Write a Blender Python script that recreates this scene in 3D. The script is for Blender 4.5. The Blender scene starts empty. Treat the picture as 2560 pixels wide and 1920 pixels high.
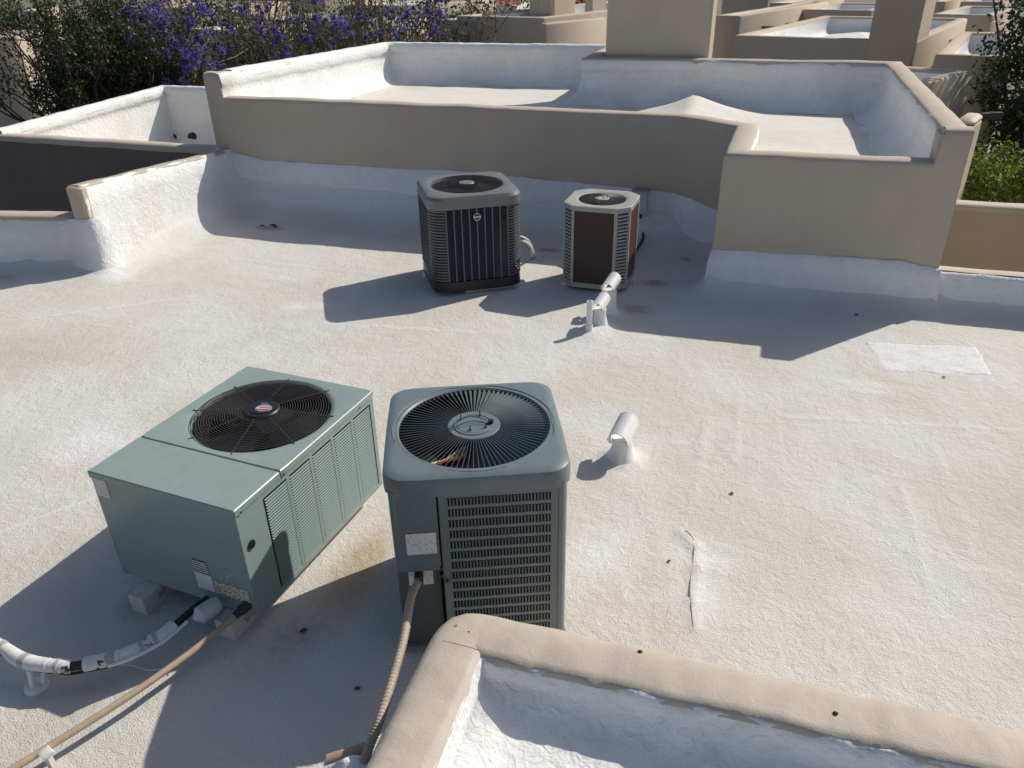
import bpy, math, random
import numpy as np
from mathutils import Vector, Matrix, noise
random.seed(7)
PI = math.pi
R_ = math.radians
scene = bpy.context.scene

# ------------------------------------------------------------------ camera
CF, CP, CR, CYAW, CH = 1923.9, R_(28.614), R_(-1.096), R_(17.758), 2.75
def cam_axes():
    f = Vector((-math.sin(CYAW)*math.cos(CP), math.cos(CYAW)*math.cos(CP), -math.sin(CP)))
    rt = Vector((math.cos(CYAW), math.sin(CYAW), 0)); up = rt.cross(f)
    return rt*math.cos(CR)+up*math.sin(CR), -rt*math.sin(CR)+up*math.cos(CR), f
AX, AU, AF = cam_axes()
cam = bpy.data.cameras.new('camera'); camo = bpy.data.objects.new('camera', cam)
scene.collection.objects.link(camo); scene.camera = camo
cam.sensor_width = 36; cam.sensor_fit = 'HORIZONTAL'; cam.lens = CF/2560*36
cam.clip_start = .05; cam.clip_end = 2000
M = Matrix((AX, AU, -AF)).transposed().to_4x4(); M.translation = (0, 0, CH); camo.matrix_world = M
# ------------------------------------------------------------------ world and sun
SUN_AZ, SUN_EL = R_(41.3), R_(40.8)          # azimuth from +Y towards +X
w = bpy.data.worlds.new('World'); scene.world = w; w.use_nodes = True
nt = w.node_tree; nt.nodes.clear()
sky = nt.nodes.new('ShaderNodeTexSky'); sky.sky_type = 'NISHITA'; sky.sun_disc = False
sky.sun_elevation = SUN_EL; sky.sun_rotation = SUN_AZ; sky.altitude = 300; sky.dust_density = 2.2; sky.ozone_density = .8; sky.air_density = .9
bg = nt.nodes.new('ShaderNodeBackground'); bg.inputs[1].default_value = .088
wo = nt.nodes.new('ShaderNodeOutputWorld')
nt.links.new(sky.outputs[0], bg.inputs[0]); nt.links.new(bg.outputs[0], wo.inputs[0])
sl = bpy.data.lights.new('sun', 'SUN'); sl.energy = 4.0; sl.angle = R_(.53); sl.color = (1, .945, .845)
so = bpy.data.objects.new('sun', sl); scene.collection.objects.link(so)
sd = Vector((math.sin(SUN_AZ)*math.cos(SUN_EL), math.cos(SUN_AZ)*math.cos(SUN_EL), math.sin(SUN_EL)))
so.rotation_euler = sd.to_track_quat('Z', 'Y').to_euler(); so.location = sd*60
vs = scene.view_settings; vs.view_transform = 'Standard'; vs.look = 'None'; vs.exposure = 0; vs.gamma = 1

# ------------------------------------------------------------------ pixel helpers (picture 2212 x 1659)
def ray(x, y):
    x *= 1.15732; y *= 1.15732
    return AX*((x-1280)/CF) - AU*((y-960)/CF) + AF
O = Vector((0, 0, CH))
def atz(x, y, z=0): d = ray(x, y); return O + d*((z-CH)/d.z)
def aty(x, y, Y): d = ray(x, y); return O + d*(Y/d.y)
def atpl(x, y, p0, n): d = ray(x, y); return O + d*((p0-O).dot(n)/d.dot(n))

# ------------------------------------------------------------------ materials
MATS = {}
def mat(name, col, rough=.6, metal=0., var=.12, vs_=6., bump=0., bs=40., dist=.004, col2=None, spec=.5, c2scale=2., c2lo=.5, c2hi=.7, attrs=None, bump2=0., bs2=8.):
    if name in MATS: return MATS[name]
    m = bpy.data.materials.new(name); m.use_nodes = True; t = m.node_tree; N = t.nodes; L = t.links
    b = N['Principled BSDF']; b.inputs['Roughness'].default_value = rough; b.inputs['Metallic'].default_value = metal
    b.inputs['Specular IOR Level'].default_value = spec
    tc = N.new('ShaderNodeTexCoord')
    n1 = N.new('ShaderNodeTexNoise'); n1.inputs['Scale'].default_value = vs_; n1.inputs['Detail'].default_value = 6; n1.inputs['Roughness'].default_value = .65
    L.new(tc.outputs['Object'], n1.inputs['Vector'])
    rp = N.new('ShaderNodeValToRGB')
    lo = [c*(1-var) for c in col]; hi = [min(1, c*(1+var)) for c in col]
    rp.color_ramp.elements[0].position = .3; rp.color_ramp.elements[0].color = (*lo, 1)
    rp.color_ramp.elements[1].position = .7; rp.color_ramp.elements[1].color = (*hi, 1)
    L.new(n1.outputs[0], rp.inputs[0]); cur = rp.outputs[0]
    def mixc(fac, c, cur):
        mx = N.new('ShaderNodeMix'); mx.data_type = 'RGBA'
        L.new(fac, mx.inputs[0]); L.new(cur, mx.inputs[6]); mx.inputs[7].default_value = (*c, 1); return mx.outputs[2]
    if col2:
        n2 = N.new('ShaderNodeTexNoise'); n2.inputs['Scale'].default_value = c2scale; n2.inputs['Detail'].default_value = 5
        n2.inputs['Distortion'].default_value = .4
        L.new(tc.outputs['Object'], n2.inputs['Vector'])
        mr = N.new('ShaderNodeMapRange'); mr.inputs[1].default_value = c2lo; mr.inputs[2].default_value = c2hi
        L.new(n2.outputs[0], mr.inputs[0]); cur = mixc(mr.outputs[0], col2, cur)
    for a, c in (attrs or ()):
        at = N.new('ShaderNodeAttribute'); at.attribute_name = a
        nz = N.new('ShaderNodeTexNoise'); nz.inputs['Scale'].default_value = 22; nz.inputs['Detail'].default_value = 8
        L.new(tc.outputs['Object'], nz.inputs['Vector'])
        mm = N.new('ShaderNodeMath'); mm.operation = 'MULTIPLY_ADD'; mm.inputs[1].default_value = 1.2; mm.inputs[2].default_value = -.6
        L.new(nz.outputs[0], mm.inputs[0])
        ad = N.new('ShaderNodeMath'); ad.operation = 'ADD'; L.new(at.outputs['Fac'], ad.inputs[0]); L.new(mm.outputs[0], ad.inputs[1])
        mu = N.new('ShaderNodeMath'); mu.operation = 'MULTIPLY'; mu.use_clamp = True; L.new(ad.outputs[0], mu.inputs[0]); L.new(at.outputs['Fac'], mu.inputs[1])
        cur = mixc(mu.outputs[0], c, cur)
    L.new(cur, b.inputs['Base Color'])
    if bump:
        nb = N.new('ShaderNodeTexNoise'); nb.inputs['Scale'].default_value = bs; nb.inputs['Detail'].default_value = 4; nb.inputs['Roughness'].default_value = .6
        L.new(tc.outputs['Object'], nb.inputs['Vector'])
        bp = N.new('ShaderNodeBump'); bp.inputs['Strength'].default_value = bump; bp.inputs['Distance'].default_value = dist
        L.new(nb.outputs[0], bp.inputs['Height']); out = bp.outputs[0]
        if bump2:
            nb2 = N.new('ShaderNodeTexNoise'); nb2.inputs['Scale'].default_value = bs2; nb2.inputs['Detail'].default_value = 3; nb2.inputs['Distortion'].default_value = .8
            L.new(tc.outputs['Object'], nb2.inputs['Vector'])
            bp2 = N.new('ShaderNodeBump'); bp2.inputs['Strength'].default_value = bump2; bp2.inputs['Distance'].default_value = dist*4
            L.new(nb2.outputs[0], bp2.inputs['Height']); L.new(out, bp2.inputs['Normal']); out = bp2.outputs[0]
        L.new(out, b.inputs['Normal'])
    MATS[name] = m; return m

def streaks(m, c, k=.5, sc=(5, 5, .35)):
    t = m.node_tree; N = t.nodes; L = t.links; b = N['Principled BSDF']; src = b.inputs['Base Color'].links[0].from_socket
    tc = N.new('ShaderNodeTexCoord'); mp = N.new('ShaderNodeMapping'); mp.inputs['Scale'].default_value = sc; L.new(tc.outputs['Object'], mp.inputs[0])
    n = N.new('ShaderNodeTexNoise'); n.inputs['Scale'].default_value = 1.6; n.inputs['Detail'].default_value = 7; n.inputs['Roughness'].default_value = .7; L.new(mp.outputs[0], n.inputs[0])
    mr = N.new('ShaderNodeMapRange'); mr.inputs[1].default_value = .5; mr.inputs[2].default_value = .8; mr.inputs[4].default_value = k; L.new(n.outputs[0], mr.inputs[0])
    mx = N.new('ShaderNodeMix'); mx.data_type = 'RGBA'; L.new(mr.outputs[0], mx.inputs[0]); L.new(src, mx.inputs[6]); mx.inputs[7].default_value = (*c, 1); L.new(mx.outputs[2], b.inputs['Base Color'])
TAN = (.53, .455, .37)
m_deck = mat('roof_coating', (.715, .695, .655), .75, var=.09, vs_=90, bump=1., bs=140, dist=.008, col2=(.60, .545, .46), c2scale=.8, c2lo=.42, c2hi=.78, spec=.3,
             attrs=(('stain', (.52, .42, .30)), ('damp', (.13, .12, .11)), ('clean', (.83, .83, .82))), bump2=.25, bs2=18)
m_white = mat('white_coating', (.80, .80, .79), .7, var=.05, vs_=12, bump=.7, bs=45, dist=.008, col2=(.66, .64, .60), c2scale=1.3, c2lo=.52, c2hi=.85, spec=.3, bump2=.4, bs2=16)
m_upper = mat('upper_roof_coating', (.72, .69, .63), .8, var=.06, vs_=9, bump=.5, bs=40, dist=.005, col2=(.58, .53, .45), c2scale=.7, c2lo=.5, c2hi=.85, spec=.3)
m_tan = mat('tan_stucco', TAN, .85, var=.04, vs_=3, bump=.35, bs=120, dist=.002, col2=(.48, .405, .32), c2scale=.8, c2lo=.5, c2hi=.9, spec=.2, bump2=.2, bs2=7)
streaks(m_tan, (.43, .355, .27), .3)
m_cap = mat('painted_cap', (.51, .445, .37), .62, var=.05, vs_=9, bump=.6, bs=150, dist=.0025, col2=(.45, .385, .31), c2scale=3, c2lo=.5, c2hi=.8, spec=.35, bump2=.28, bs2=13)
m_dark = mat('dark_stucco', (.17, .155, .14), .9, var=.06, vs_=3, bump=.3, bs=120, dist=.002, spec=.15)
m_far = mat('far_stucco', (.53, .445, .35), .9, var=.05, vs_=1.2, col2=(.47, .39, .30), c2scale=.5, c2lo=.5, c2hi=.9, spec=.2)
m_u1 = mat('sage_paint', (.265, .335, .32), .32, var=.05, vs_=14, col2=(.24, .305, .295), c2scale=5, c2lo=.5, c2hi=.8, bump=.08, bs=120, dist=.001)
m_u1f = mat('sage_paint_slats', (.235, .30, .29), .4, var=.05, vs_=14)
m_u3 = mat('slate_paint', (.155, .193, .205), .34, var=.06, vs_=10, col2=(.135, .168, .178), c2scale=4, c2lo=.5, c2hi=.8, bump=.06, bs=150, dist=.001)
streaks(m_u3, (.23, .245, .245), .3, (6, 6, 2)); streaks(m_u1, (.34, .37, .35), .4, (5, 5, 2))
m_u2 = mat('graphite_glare', (.17, .178, .182), .38, var=.05, vs_=10)  # lighter than the cabinet sides: sky glare on the top is in the colour
m_u2s = mat('graphite_slats', (.055, .062, .072), .4, var=.05, vs_=10)
m_u4 = mat('weathered_grey_paint', (.37, .365, .335), .5, var=.12, vs_=8, col2=(.40, .32, .24), c2scale=6, c2lo=.58, c2hi=.8)
m_coil_shaded = mat('coil_fins_shaded', (.042, .019, .017), .55, var=.25, vs_=30, bump=.4, bs=200, dist=.001)  # darker copy for the front face, its shade put into the colour
m_coilred = mat('coil_fins_red', (.085, .03, .024), .5, var=.25, vs_=30, bump=.4, bs=200, dist=.001)
m_black = mat('black_plastic', (.012, .012, .014), .45, var=.2, vs_=20)
m_blk2 = mat('dark_interior', (.02, .021, .022), .6, var=.3, vs_=20)
m_wire = mat('brown_wire', (.06, .056, .052), .4, var=.3, vs_=40)
m_galv = mat('galvanised_steel', (.42, .43, .43), .4, var=.12, vs_=20, metal=.7)
m_plastic = mat('grey_plastic', (.03, .034, .037), .5, var=.1)
m_pvc = mat('white_painted_pipe', (.78, .78, .77), .5, var=.05, vs_=30, bump=.3, bs=60, dist=.003)
m_foam = mat('painted_insulation', (.72, .715, .70), .6, var=.08, vs_=30, bump=.7, bs=50, dist=.004, col2=(.05, .05, .05), c2scale=14, c2lo=.62, c2hi=.66)
m_conduit = mat('tan_conduit', (.42, .325, .23), .55, var=.1, vs_=25, bump=.3, bs=90, dist=.001)
m_wood = mat('painted_block', (.66, .62, .56), .75, var=.1, vs_=20, bump=.6, bs=40, dist=.004, col2=(.25, .2, .15), c2scale=9, c2lo=.62, c2hi=.75)
m_leafdead = mat('dead_leaf', (.09, .06, .035), .8, var=.3, vs_=60)
m_red = mat('red_badge', (.45, .05, .05), .4); m_silver = mat('silver_badge', (.55, .55, .55), .3, metal=.5); m_chalk = mat('white_print', (.8, .8, .8), .5)
m_copper = mat('red_wire_cover', (.5, .12, .05), .5); m_yel = mat('yellow_wire', (.6, .5, .08), .5)
m_ground = mat('dry_ground', (.19, .16, .12), .95, var=.3, vs_=.6, col2=(.10, .11, .06), c2scale=.3)
m_bark = mat('bark', (.085, .065, .05), .9, var=.3, vs_=30); m_twig = mat('twig', (.20, .16, .125), .9, var=.35, vs_=10)
m_tile = mat('red_clay_tile', (.33, .095, .06), .8, var=.25, vs_=12)

def mat_leaf(name, col, var=.5, trans=.25):
    m = bpy.data.materials.new(name); m.use_nodes = True; t = m.node_tree; N = t.nodes; L = t.links; b = N['Principled BSDF']
    b.inputs['Roughness'].default_value = .5; b.inputs['Specular IOR Level'].default_value = .35
    g = N.new('ShaderNodeNewGeometry'); rp = N.new('ShaderNodeValToRGB')
    rp.color_ramp.elements[0].color = (*[c*(1-var) for c in col], 1); rp.color_ramp.elements[1].color = (*[min(1, c*(1+var)) for c in col], 1)
    L.new(g.outputs['Random Per Island'], rp.inputs[0]); L.new(rp.outputs[0], b.inputs['Base Color'])
    tr = N.new('ShaderNodeBsdfTranslucent'); L.new(rp.outputs[0], tr.inputs[0]); mx = N.new('ShaderNodeMixShader'); mx.inputs[0].default_value = trans
    L.new(b.outputs[0], mx.inputs[1]); L.new(tr.outputs[0], mx.inputs[2]); L.new(mx.outputs[0], N['Material Output'].inputs[0]); return m
m_leafdk = mat_leaf('dark_green_leaf', (.055, .082, .034), .65); m_leafmid = mat_leaf('mid_green_leaf', (.05, .075, .025))
m_leafbr = mat_leaf('bright_green_leaf', (.17, .235, .045), .5, .4); m_flower = mat_leaf('violet_flower', (.19, .15, .43), .5, .4); m_leafol = mat_leaf('olive_leaf', (.085, .085, .03))

def mat_label(name, paper, ink, sx, sy, amount=.5):
    """paper sticker with rows of print too small to read"""
    m = bpy.data.materials.new(name); m.use_nodes = True; t = m.node_tree; N = t.nodes; L = t.links; b = N['Principled BSDF']; b.inputs['Roughness'].default_value = .5
    tc = N.new('ShaderNodeTexCoord'); mp = N.new('ShaderNodeMapping'); mp.inputs['Scale'].default_value = (sx, 1, sy); L.new(tc.outputs['Object'], mp.inputs[0])
    sp = N.new('ShaderNodeSeparateXYZ'); L.new(mp.outputs[0], sp.inputs[0])
    fr = N.new('ShaderNodeMath'); fr.operation = 'FRACT'; L.new(sp.outputs[2], fr.inputs[0])
    lt = N.new('ShaderNodeMath'); lt.operation = 'LESS_THAN'; lt.inputs[1].default_value = .45; L.new(fr.outputs[0], lt.inputs[0])
    ns = N.new('ShaderNodeTexNoise'); ns.inputs['Scale'].default_value = 1; ns.inputs['Detail'].default_value = 1; L.new(mp.outputs[0], ns.inputs[0])
    gt = N.new('ShaderNodeMath'); gt.operation = 'GREATER_THAN'; gt.inputs[1].default_value = 1-amount; L.new(ns.outputs[0], gt.inputs[0])
    mu = N.new('ShaderNodeMath'); mu.operation = 'MULTIPLY'; L.new(lt.outputs[0], mu.inputs[0]); L.new(gt.outputs[0], mu.inputs[1])
    mx = N.new('ShaderNodeMix'); mx.data_type = 'RGBA'; L.new(mu.outputs[0], mx.inputs[0]); mx.inputs[6].default_value = (*paper, 1); mx.inputs[7].default_value = (*ink, 1)
    L.new(mx.outputs[2], b.inputs['Base Color']); return m
m_lab1 = mat_label('sticker_pale', (.74, .73, .69), (.42, .42, .41), 90, 70, .42)
m_lab2 = mat_label('sticker_blackprint', (.6, .58, .52), (.03, .03, .03), 60, 70, .62)
m_lab3 = mat_label('sticker_aged', (.62, .55, .40), (.06, .06, .05), 70, 75, .47)

# ------------------------------------------------------------------ mesh builder
class MB:
    def __init__(s): s.v = []; s.f = []
    def add(s, vs_, fs):
        o = len(s.v); s.v += [tuple(p) for p in vs_]; s.f += [tuple(i+o for i in q) for q in fs]; return o
    def box(s, x0, x1, y0, y1, z0, z1):
        s.add([(x0, y0, z0), (x1, y0, z0), (x1, y1, z0), (x0, y1, z0), (x0, y0, z1), (x1, y0, z1), (x1, y1, z1), (x0, y1, z1)],
              [(0, 3, 2, 1), (4, 5, 6, 7), (0, 1, 5, 4), (1, 2, 6, 5), (2, 3, 7, 6), (3, 0, 4, 7)]); return s
    def bbox(s, x0, x1, y0, y1, z0, z1, b=.004):
        """box with chamfered upright and top edges"""
        def ring(i, z): return [(x0+i+b, y0+i, z), (x1-i-b, y0+i, z), (x1-i, y0+i+b, z), (x1-i, y1-i-b, z), (x1-i-b, y1-i, z), (x0+i+b, y1-i, z), (x0+i, y1-i-b, z), (x0+i, y0+i+b, z)]
        return s.loft([ring(0, z0), ring(0, z1-b), ring(b, z1)], True, True)
    def loft(s, rings, cap0=False, cap1=False, closed=True):
        n = len(rings[0]); o = len(s.v)
        for r in rings: s.v += [tuple(p) for p in r]
        m = n if closed else n-1
        for k in range(len(rings)-1):
            for i in range(m):
                j = (i+1) % n; s.f.append((o+k*n+i, o+k*n+j, o+(k+1)*n+j, o+(k+1)*n+i))
        if cap0: s.f.append(tuple(o+i for i in reversed(range(n))))
        if cap1: s.f.append(tuple(o+(len(rings)-1)*n+i for i in range(n)))
        return s
    def tube(s, path, r, n=8, caps=True):
        path = [Vector(p) for p in path]; rings = []
        rr = r if isinstance(r, (list, tuple)) else [r]*len(path)
        up = Vector((0, 0, 1)); prev = None
        for i, p in enumerate(path):
            d = (path[min(i+1, len(path)-1)]-path[max(i-1, 0)]).normalized()
            if prev is None: a = d.cross(up if abs(d.z) < .95 else Vector((1, 0, 0))).normalized()
            else: a = (prev-d*prev.dot(d)).normalized()
            prev = a; b = d.cross(a)
            rings.append([p+(a*math.cos(t)+b*math.sin(t))*rr[i] for t in [2*PI*k/n for k in range(n)]])
        return s.loft(rings, caps, caps)
    def ringwire(s, c, R, r, n=48, m=4):
        rings = []
        for k in range(n+1):
            t = 2*PI*k/n; u = Vector((math.cos(t), math.sin(t), 0))
            rings.append([Vector(c)+u*(R+r*math.cos(q))+Vector((0, 0, r*math.sin(q))) for q in [2*PI*j/m+PI/4 for j in range(m)]])
        return s.loft(rings)
    def disc(s, c, R, h, n=32, inner=0, bev=.0):
        x, y, z = c
        def ring(r, zz): return [(x+r*math.cos(2*PI*k/n), y+r*math.sin(2*PI*k/n), zz) for k in range(n)]
        rs = [ring(R, z)]
        if bev: rs += [ring(R, z+h-bev), ring(R-bev, z+h)]
        else: rs += [ring(R, z+h)]
        if inner: rs += [ring(inner, z+h), ring(inner, z)]; return s.loft(rs)
        return s.loft(rs, True, True)

def build(name, mb, m, parent=None, smooth=False, ang=35):
    me = bpy.data.meshes.new(name); me.from_pydata(mb.v, [], mb.f); me.update()
    for q in (m if isinstance(m, (list, tuple)) else [m]): me.materials.append(q)
    if smooth:
        me.polygons.foreach_set('use_smooth', [True]*len(me.polygons))
        try: me.set_sharp_from_angle(angle=R_(ang))
        except Exception: pass
    return link(name, me, parent)
def link(name, me, parent=None):
    o = bpy.data.objects.new(name, me); scene.collection.objects.link(o)
    if parent is not None: o.parent = parent
    return o
def tag(o, label=None, cat=None, group=None, kind=None):
    if label: o['label'] = label
    if cat: o['category'] = cat
    if group: o['group'] = group
    if kind: o['kind'] = kind
    return o
def thing(name, label, cat, loc=(0, 0, 0), rz=0, group=None):
    o = bpy.data.objects.new(name, None); scene.collection.objects.link(o)
    o.location = loc; o.rotation_euler = (0, 0, rz); o.empty_display_size = .1
    return tag(o, label, cat, group)
def nz(x, y, z, s): return noise.noise(Vector((x*s, y*s, z*s)))

def rr(t, a, b, r):
    """point of a rounded rectangle (half sizes a, b, corner r) in direction t"""
    c, s_ = math.cos(t), math.sin(t); lo, hi = 0, a+b
    for _ in range(30):
        k = (lo+hi)/2; x, y = abs(c)*k, abs(s_)*k
        dx, dy = max(x-(a-r), 0), max(y-(b-r), 0)
        if x <= a and y <= b and dx*dx+dy*dy <= r*r+1e-12: lo = k
        else: hi = k
    return lo*c, lo*s_
def angs(n, extra=()): return [2*PI*k/n for k in range(n)]

# ------------------------------------------------------------------ walls: hand-finished sections swept along a path
def sweep(mb, path, prof, step=.12, jit=.006, js=3., cap0=False, cap1=False, seed=0):
    """path of (x, y, ztop); prof of (offset to the left, mode, z): mode t = from the top, a = absolute"""
    P = [Vector(p) for p in path]; pts = []; n = len(P)
    dirs = [Vector((P[i+1].x-P[i].x, P[i+1].y-P[i].y, 0)).normalized() for i in range(n-1)]
    mo = max(abs(q[0]) for q in prof)*1.05
    turn = [0]+[1 if dirs[i-1].dot(dirs[i]) < .9 else 0 for i in range(1, n-1)]+[0]
    for i in range(n-1):
        Ls = (P[i+1]-P[i]).length; k = max(1, int(Ls/step))
        for j in range(k):
            if j and ((turn[i] and j/k*Ls < mo) or (turn[i+1] and Ls-j/k*Ls < mo)): continue   # keep samples clear of mitred corners
            pts.append((P[i].lerp(P[i+1], j/k), i if j else (i-1, i)))
    pts.append((P[-1], (n-2, n-1)))
    rings = []
    for p, k in pts:
        if isinstance(k, tuple):
            a = dirs[max(0, min(k[0], n-2))]; b = dirs[max(0, min(k[1], n-2))]
        else: a = b = dirs[k]
        na = Vector((-a.y, a.x, 0)); nb = Vector((-b.y, b.x, 0)); nn = (na+nb).normalized(); nn = nn/max(.35, nn.dot(na))
        ring = []
        for o, md, z in prof:
            zz = p.z+z if md == 't' else z
            q = p+nn*o; q.z = zz
            if jit:
                e = noise.noise_vector(Vector((q.x*js+seed, q.y*js, q.z*js)))*jit + noise.noise_vector(Vector((q.x*js*3.1+seed, q.y*js*3.1, q.z*js*3.1)))*jit*.45
                q = q+e
            ring.append(q)
        rings.append(ring)
    return mb.loft(rings, cap0, cap1, closed=False)
def cap_prof(w, base, r=.03):
    return [(0, 'a', base), (0, 't', -.35), (0, 't', -r*1.6), (r*.25, 't', -r*.6), (r, 't', -.004), (w*.5, 't', .004), (w-r, 't', -.004), (w-r*.2, 't', -r*.6), (w, 't', -r*1.8), (w-.02, 't', -.12), (w-.025, 't', -.35), (w-.025, 'a', base)]
def in_prof(w, zf, R=.25, top=-.05):
    pr = [(w-.03, 't', top+.022), (w-.004, 't', top+.008), (w+.008, 't', top-.02), (w+.008, 't', -.16), (w-.002, 't', -.166), (w+.004, 't', -.24)]
    pr += [(w+.008, 'a', zf+R)]
    for k in range(1, 7):
        t = k/6*PI/2; pr.append((w+.008+R*(1-math.cos(t)), 'a', zf+R*(1-math.sin(t))-.002*k/6))
    return pr

# ================================================================== MAIN ROOF DECK
STUB, WA, WB, WC = -6.4, 8.5, 7.05, 7.1
poly = [(-9.2, -1), (4.6, -1), (4.6, WC), (1.6, WC), (1.6, WB), (-.29, WB), (-.25, 8.12), (-.826, WA), (STUB, WA), (STUB, 6.06), (-9.2, 5.42)]
segs = [((STUB, WA), (-.826, WA), .6), ((-.826, WA), (-.25, 8.12), .3), ((-.25, 8.12), (-.29, WB), .25), ((-.29, WB), (1.6, WB), .3),
        ((1.6, WC), (4.6, WC), .28), ((STUB, 6.06), (-9.2, 5.42), .24)]
GS = .026
gx = np.arange(-8.3, 3.6, GS); gy = np.arange(.55, 8.6, GS); X, Y = np.meshgrid(gx, gy)
def seg_d(X, Y, a, b):
    ax, ay = a; bx, by = b; L2 = (bx-ax)**2+(by-ay)**2
    t = np.clip(((X-ax)*(bx-ax)+(Y-ay)*(by-ay))/L2, 0, 1); return np.hypot(X-ax-t*(bx-ax), Y-ay-t*(by-ay))
def inside(X, Y, poly):
    c = np.zeros(X.shape, bool); n = len(poly)
    for i in range(n):
        x1, y1 = poly[i]; x2, y2 = poly[(i+1) % n]
        if y1 == y2: continue
        c ^= ((y1 > Y) != (y2 > Y)) & (X < (x2-x1)*(Y-y1)/(y2-y1)+x1)
    return c
NZ = np.array([[(nz(x, y, 0, .55), nz(x, y, 3, 2.2), nz(x, y, 7, 9)) for x in gx] for y in gy])
Z = NZ[..., 0]*.008+NZ[..., 1]*.007+NZ[..., 2]*.0032
H = np.zeros_like(X)
for a, b, R in segs:
    d = seg_d(X, Y, a, b)*(1+.12*NZ[..., 1]); q = np.clip(1-d/R, 0, 1); h = R*.85*(1-np.sqrt(np.clip(1-q*q, 0, 1)))
    H = np.hypot(H, h)
Rs = .10+.5*np.clip((Y-6.15)/1.45, 0, 1)**1.2; ds = np.hypot(X-STUB, np.minimum(Y-6.1, 0))*(1+.10*NZ[..., 1]); q = np.clip(1-ds/Rs, 0, 1)
H = np.hypot(H, Rs*.85*(1-np.sqrt(np.clip(1-q*q, 0, 1)))*(X > STUB-.05))
Z += np.minimum(H, .62)
stain = np.clip(NZ[..., 0]*.55+NZ[..., 1]*.2+.02, 0, .4); damp = np.zeros_like(X); clean = np.zeros_like(X)
def blob(x, y, r, e=1., ang=0):
    c, s_ = math.cos(ang), math.sin(ang); u = (X-x)*c+(Y-y)*s_; v = (-(X-x)*s_+(Y-y)*c)/e
    return np.clip(1.3-np.hypot(u, v)/r+NZ[..., 1]*.35, 0, 1)
def mound(x, y, r, h, p=1.5):
    global Z
    d = np.hypot(X-x, Y-y)/r; Z = Z+h*np.clip(1-d, 0, 1)**p
V1 = atz(1342, 990); V2 = atz(1295, 705); V3 = Vector((V2.x+.03, V2.y+.30, 0)); VP = atz(1272, 718)
for p, r, h in ((V1, .17, .07), (V2, .17, .06), (V3, .15, .05), (VP, .2, .035)):
    mound(p.x, p.y, r, h); clean = np.maximum(clean, blob(p.x, p.y, r*1.1)*.7)
# rust below unit, pink wear beside the upright unit, bare edge in front of the stub wall
for a, e, r, k in (((-1.72, 2.72), 2.6, .19, .95), ((-1.6, 3.28), 1.4, .16, .7), ((-.35, 3.0), 1.6, .28, .5), ((-.15, 2.75), 1.2, .2, .55), ((-.45, 3.75), 1., .3, .3), ((-1.9, 2.0), .8, .3, .5), ((-2.55, 1.6), 1.6, .3, .35)):
    stain = np.maximum(stain, blob(*a, r, e)*k)
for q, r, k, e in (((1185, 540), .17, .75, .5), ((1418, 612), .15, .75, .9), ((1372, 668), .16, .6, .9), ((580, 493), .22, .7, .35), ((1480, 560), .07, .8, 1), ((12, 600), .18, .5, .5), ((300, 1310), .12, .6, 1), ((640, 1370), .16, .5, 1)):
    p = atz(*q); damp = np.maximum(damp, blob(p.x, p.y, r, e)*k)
p = atz(250, 600); clean = np.maximum(clean, blob(p.x, p.y, .3, .6)); mound(p.x-.1, p.y+.05, .38, .035)
clean = np.maximum(clean, np.clip(H*5, 0, .8))
for q, r in (((620, 985), .0), ((215, 950), .42), ((700, 660), .14), ((1290, 1190), .3), ((1520, 1200), .25), ((640, 662), .16)):
    if r: p = atz(*q); clean = np.maximum(clean, blob(p.x, p.y, r, .8)*.8)
def ridge(pts, wd, h, cl=0):
    global Z, clean
    for (a, b) in zip(pts[:-1], pts[1:]):
        A, B = atz(*a), atz(*b); d = seg_d(X, Y, (A.x, A.y), (B.x, B.y)); g = np.exp(-(d/wd)**2); Z = Z+h*g*.9; clean = np.maximum(clean, g*cl)
ridge([(1526, 905), (1515, 990), (1498, 1085)], .02, .006, .5)
ridge([(1470, 1150), (1502, 1180), (1506, 1230), (1496, 1300), (1500, 1362)], .03, .012, .3)
stain = np.clip(stain, 0, 1)
ridge([(1330, 800), (1120, 835), (1060, 880)], .02, .004, .25); ridge([(0, 860), (120, 820), (420, 690)], .025, .004, .3)
ridge([(2010, 950), (2100, 1200)], .03, .004, .2); ridge([(500, 560), (870, 600)], .02, .004, .2)
for q in ([(0, 1150), (120, 1105), (250, 1060)], [(1180, 800), (1190, 740)], [(1600, 880), (1590, 1000)], [(1700, 900), (2212, 930)], [(1950, 1050), (2030, 1330)], [(700, 700), (1040, 720)], [(60, 690), (420, 640)], [(1240, 1180), (1330, 1230), (1360, 1300)]):
    ridge(q, .018, .004, .8)
for q, r, e, k in (((420, 715), .22, .35, .55), ((1050, 790), .35, .5, .4), ((1740, 860), .3, .6, .35), ((1880, 1010), .45, .5, .3), ((1640, 1230), .25, .8, .4), ((800, 700), .4, .4, .3), ((130, 720), .5, .5, .35), ((1400, 860), .3, .6, .3), ((2080, 1180), .4, .6, .3), ((1380, 1180), .2, 1., .45)):
    p = atz(*q); stain = np.maximum(stain, blob(p.x, p.y, r, e)*k*(.75+.5*NZ[..., 2]))
for q, r, e in (((250, 960), .3, .7), ((150, 985), .22, .7), ((660, 665), .12, .5), ((1330, 1160), .22, .8), ((1520, 1290), .16, 2.), ((1870, 830), .3, .2), ((1880, 845), .25, .2), ((1420, 730), .2, .4)):
    p = atz(*q); clean = np.maximum(clean, blob(p.x, p.y, r, e)*.75)
keep = inside(X, Y, [(x+(-.03 if x < -6 else 0), y+.02) for x, y in poly])
ny, nx = X.shape
cell = keep[:-1, :-1] & keep[1:, 1:] & keep[1:, :-1] & keep[:-1, 1:]
idx = np.arange(ny*nx).reshape(ny, nx)
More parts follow.
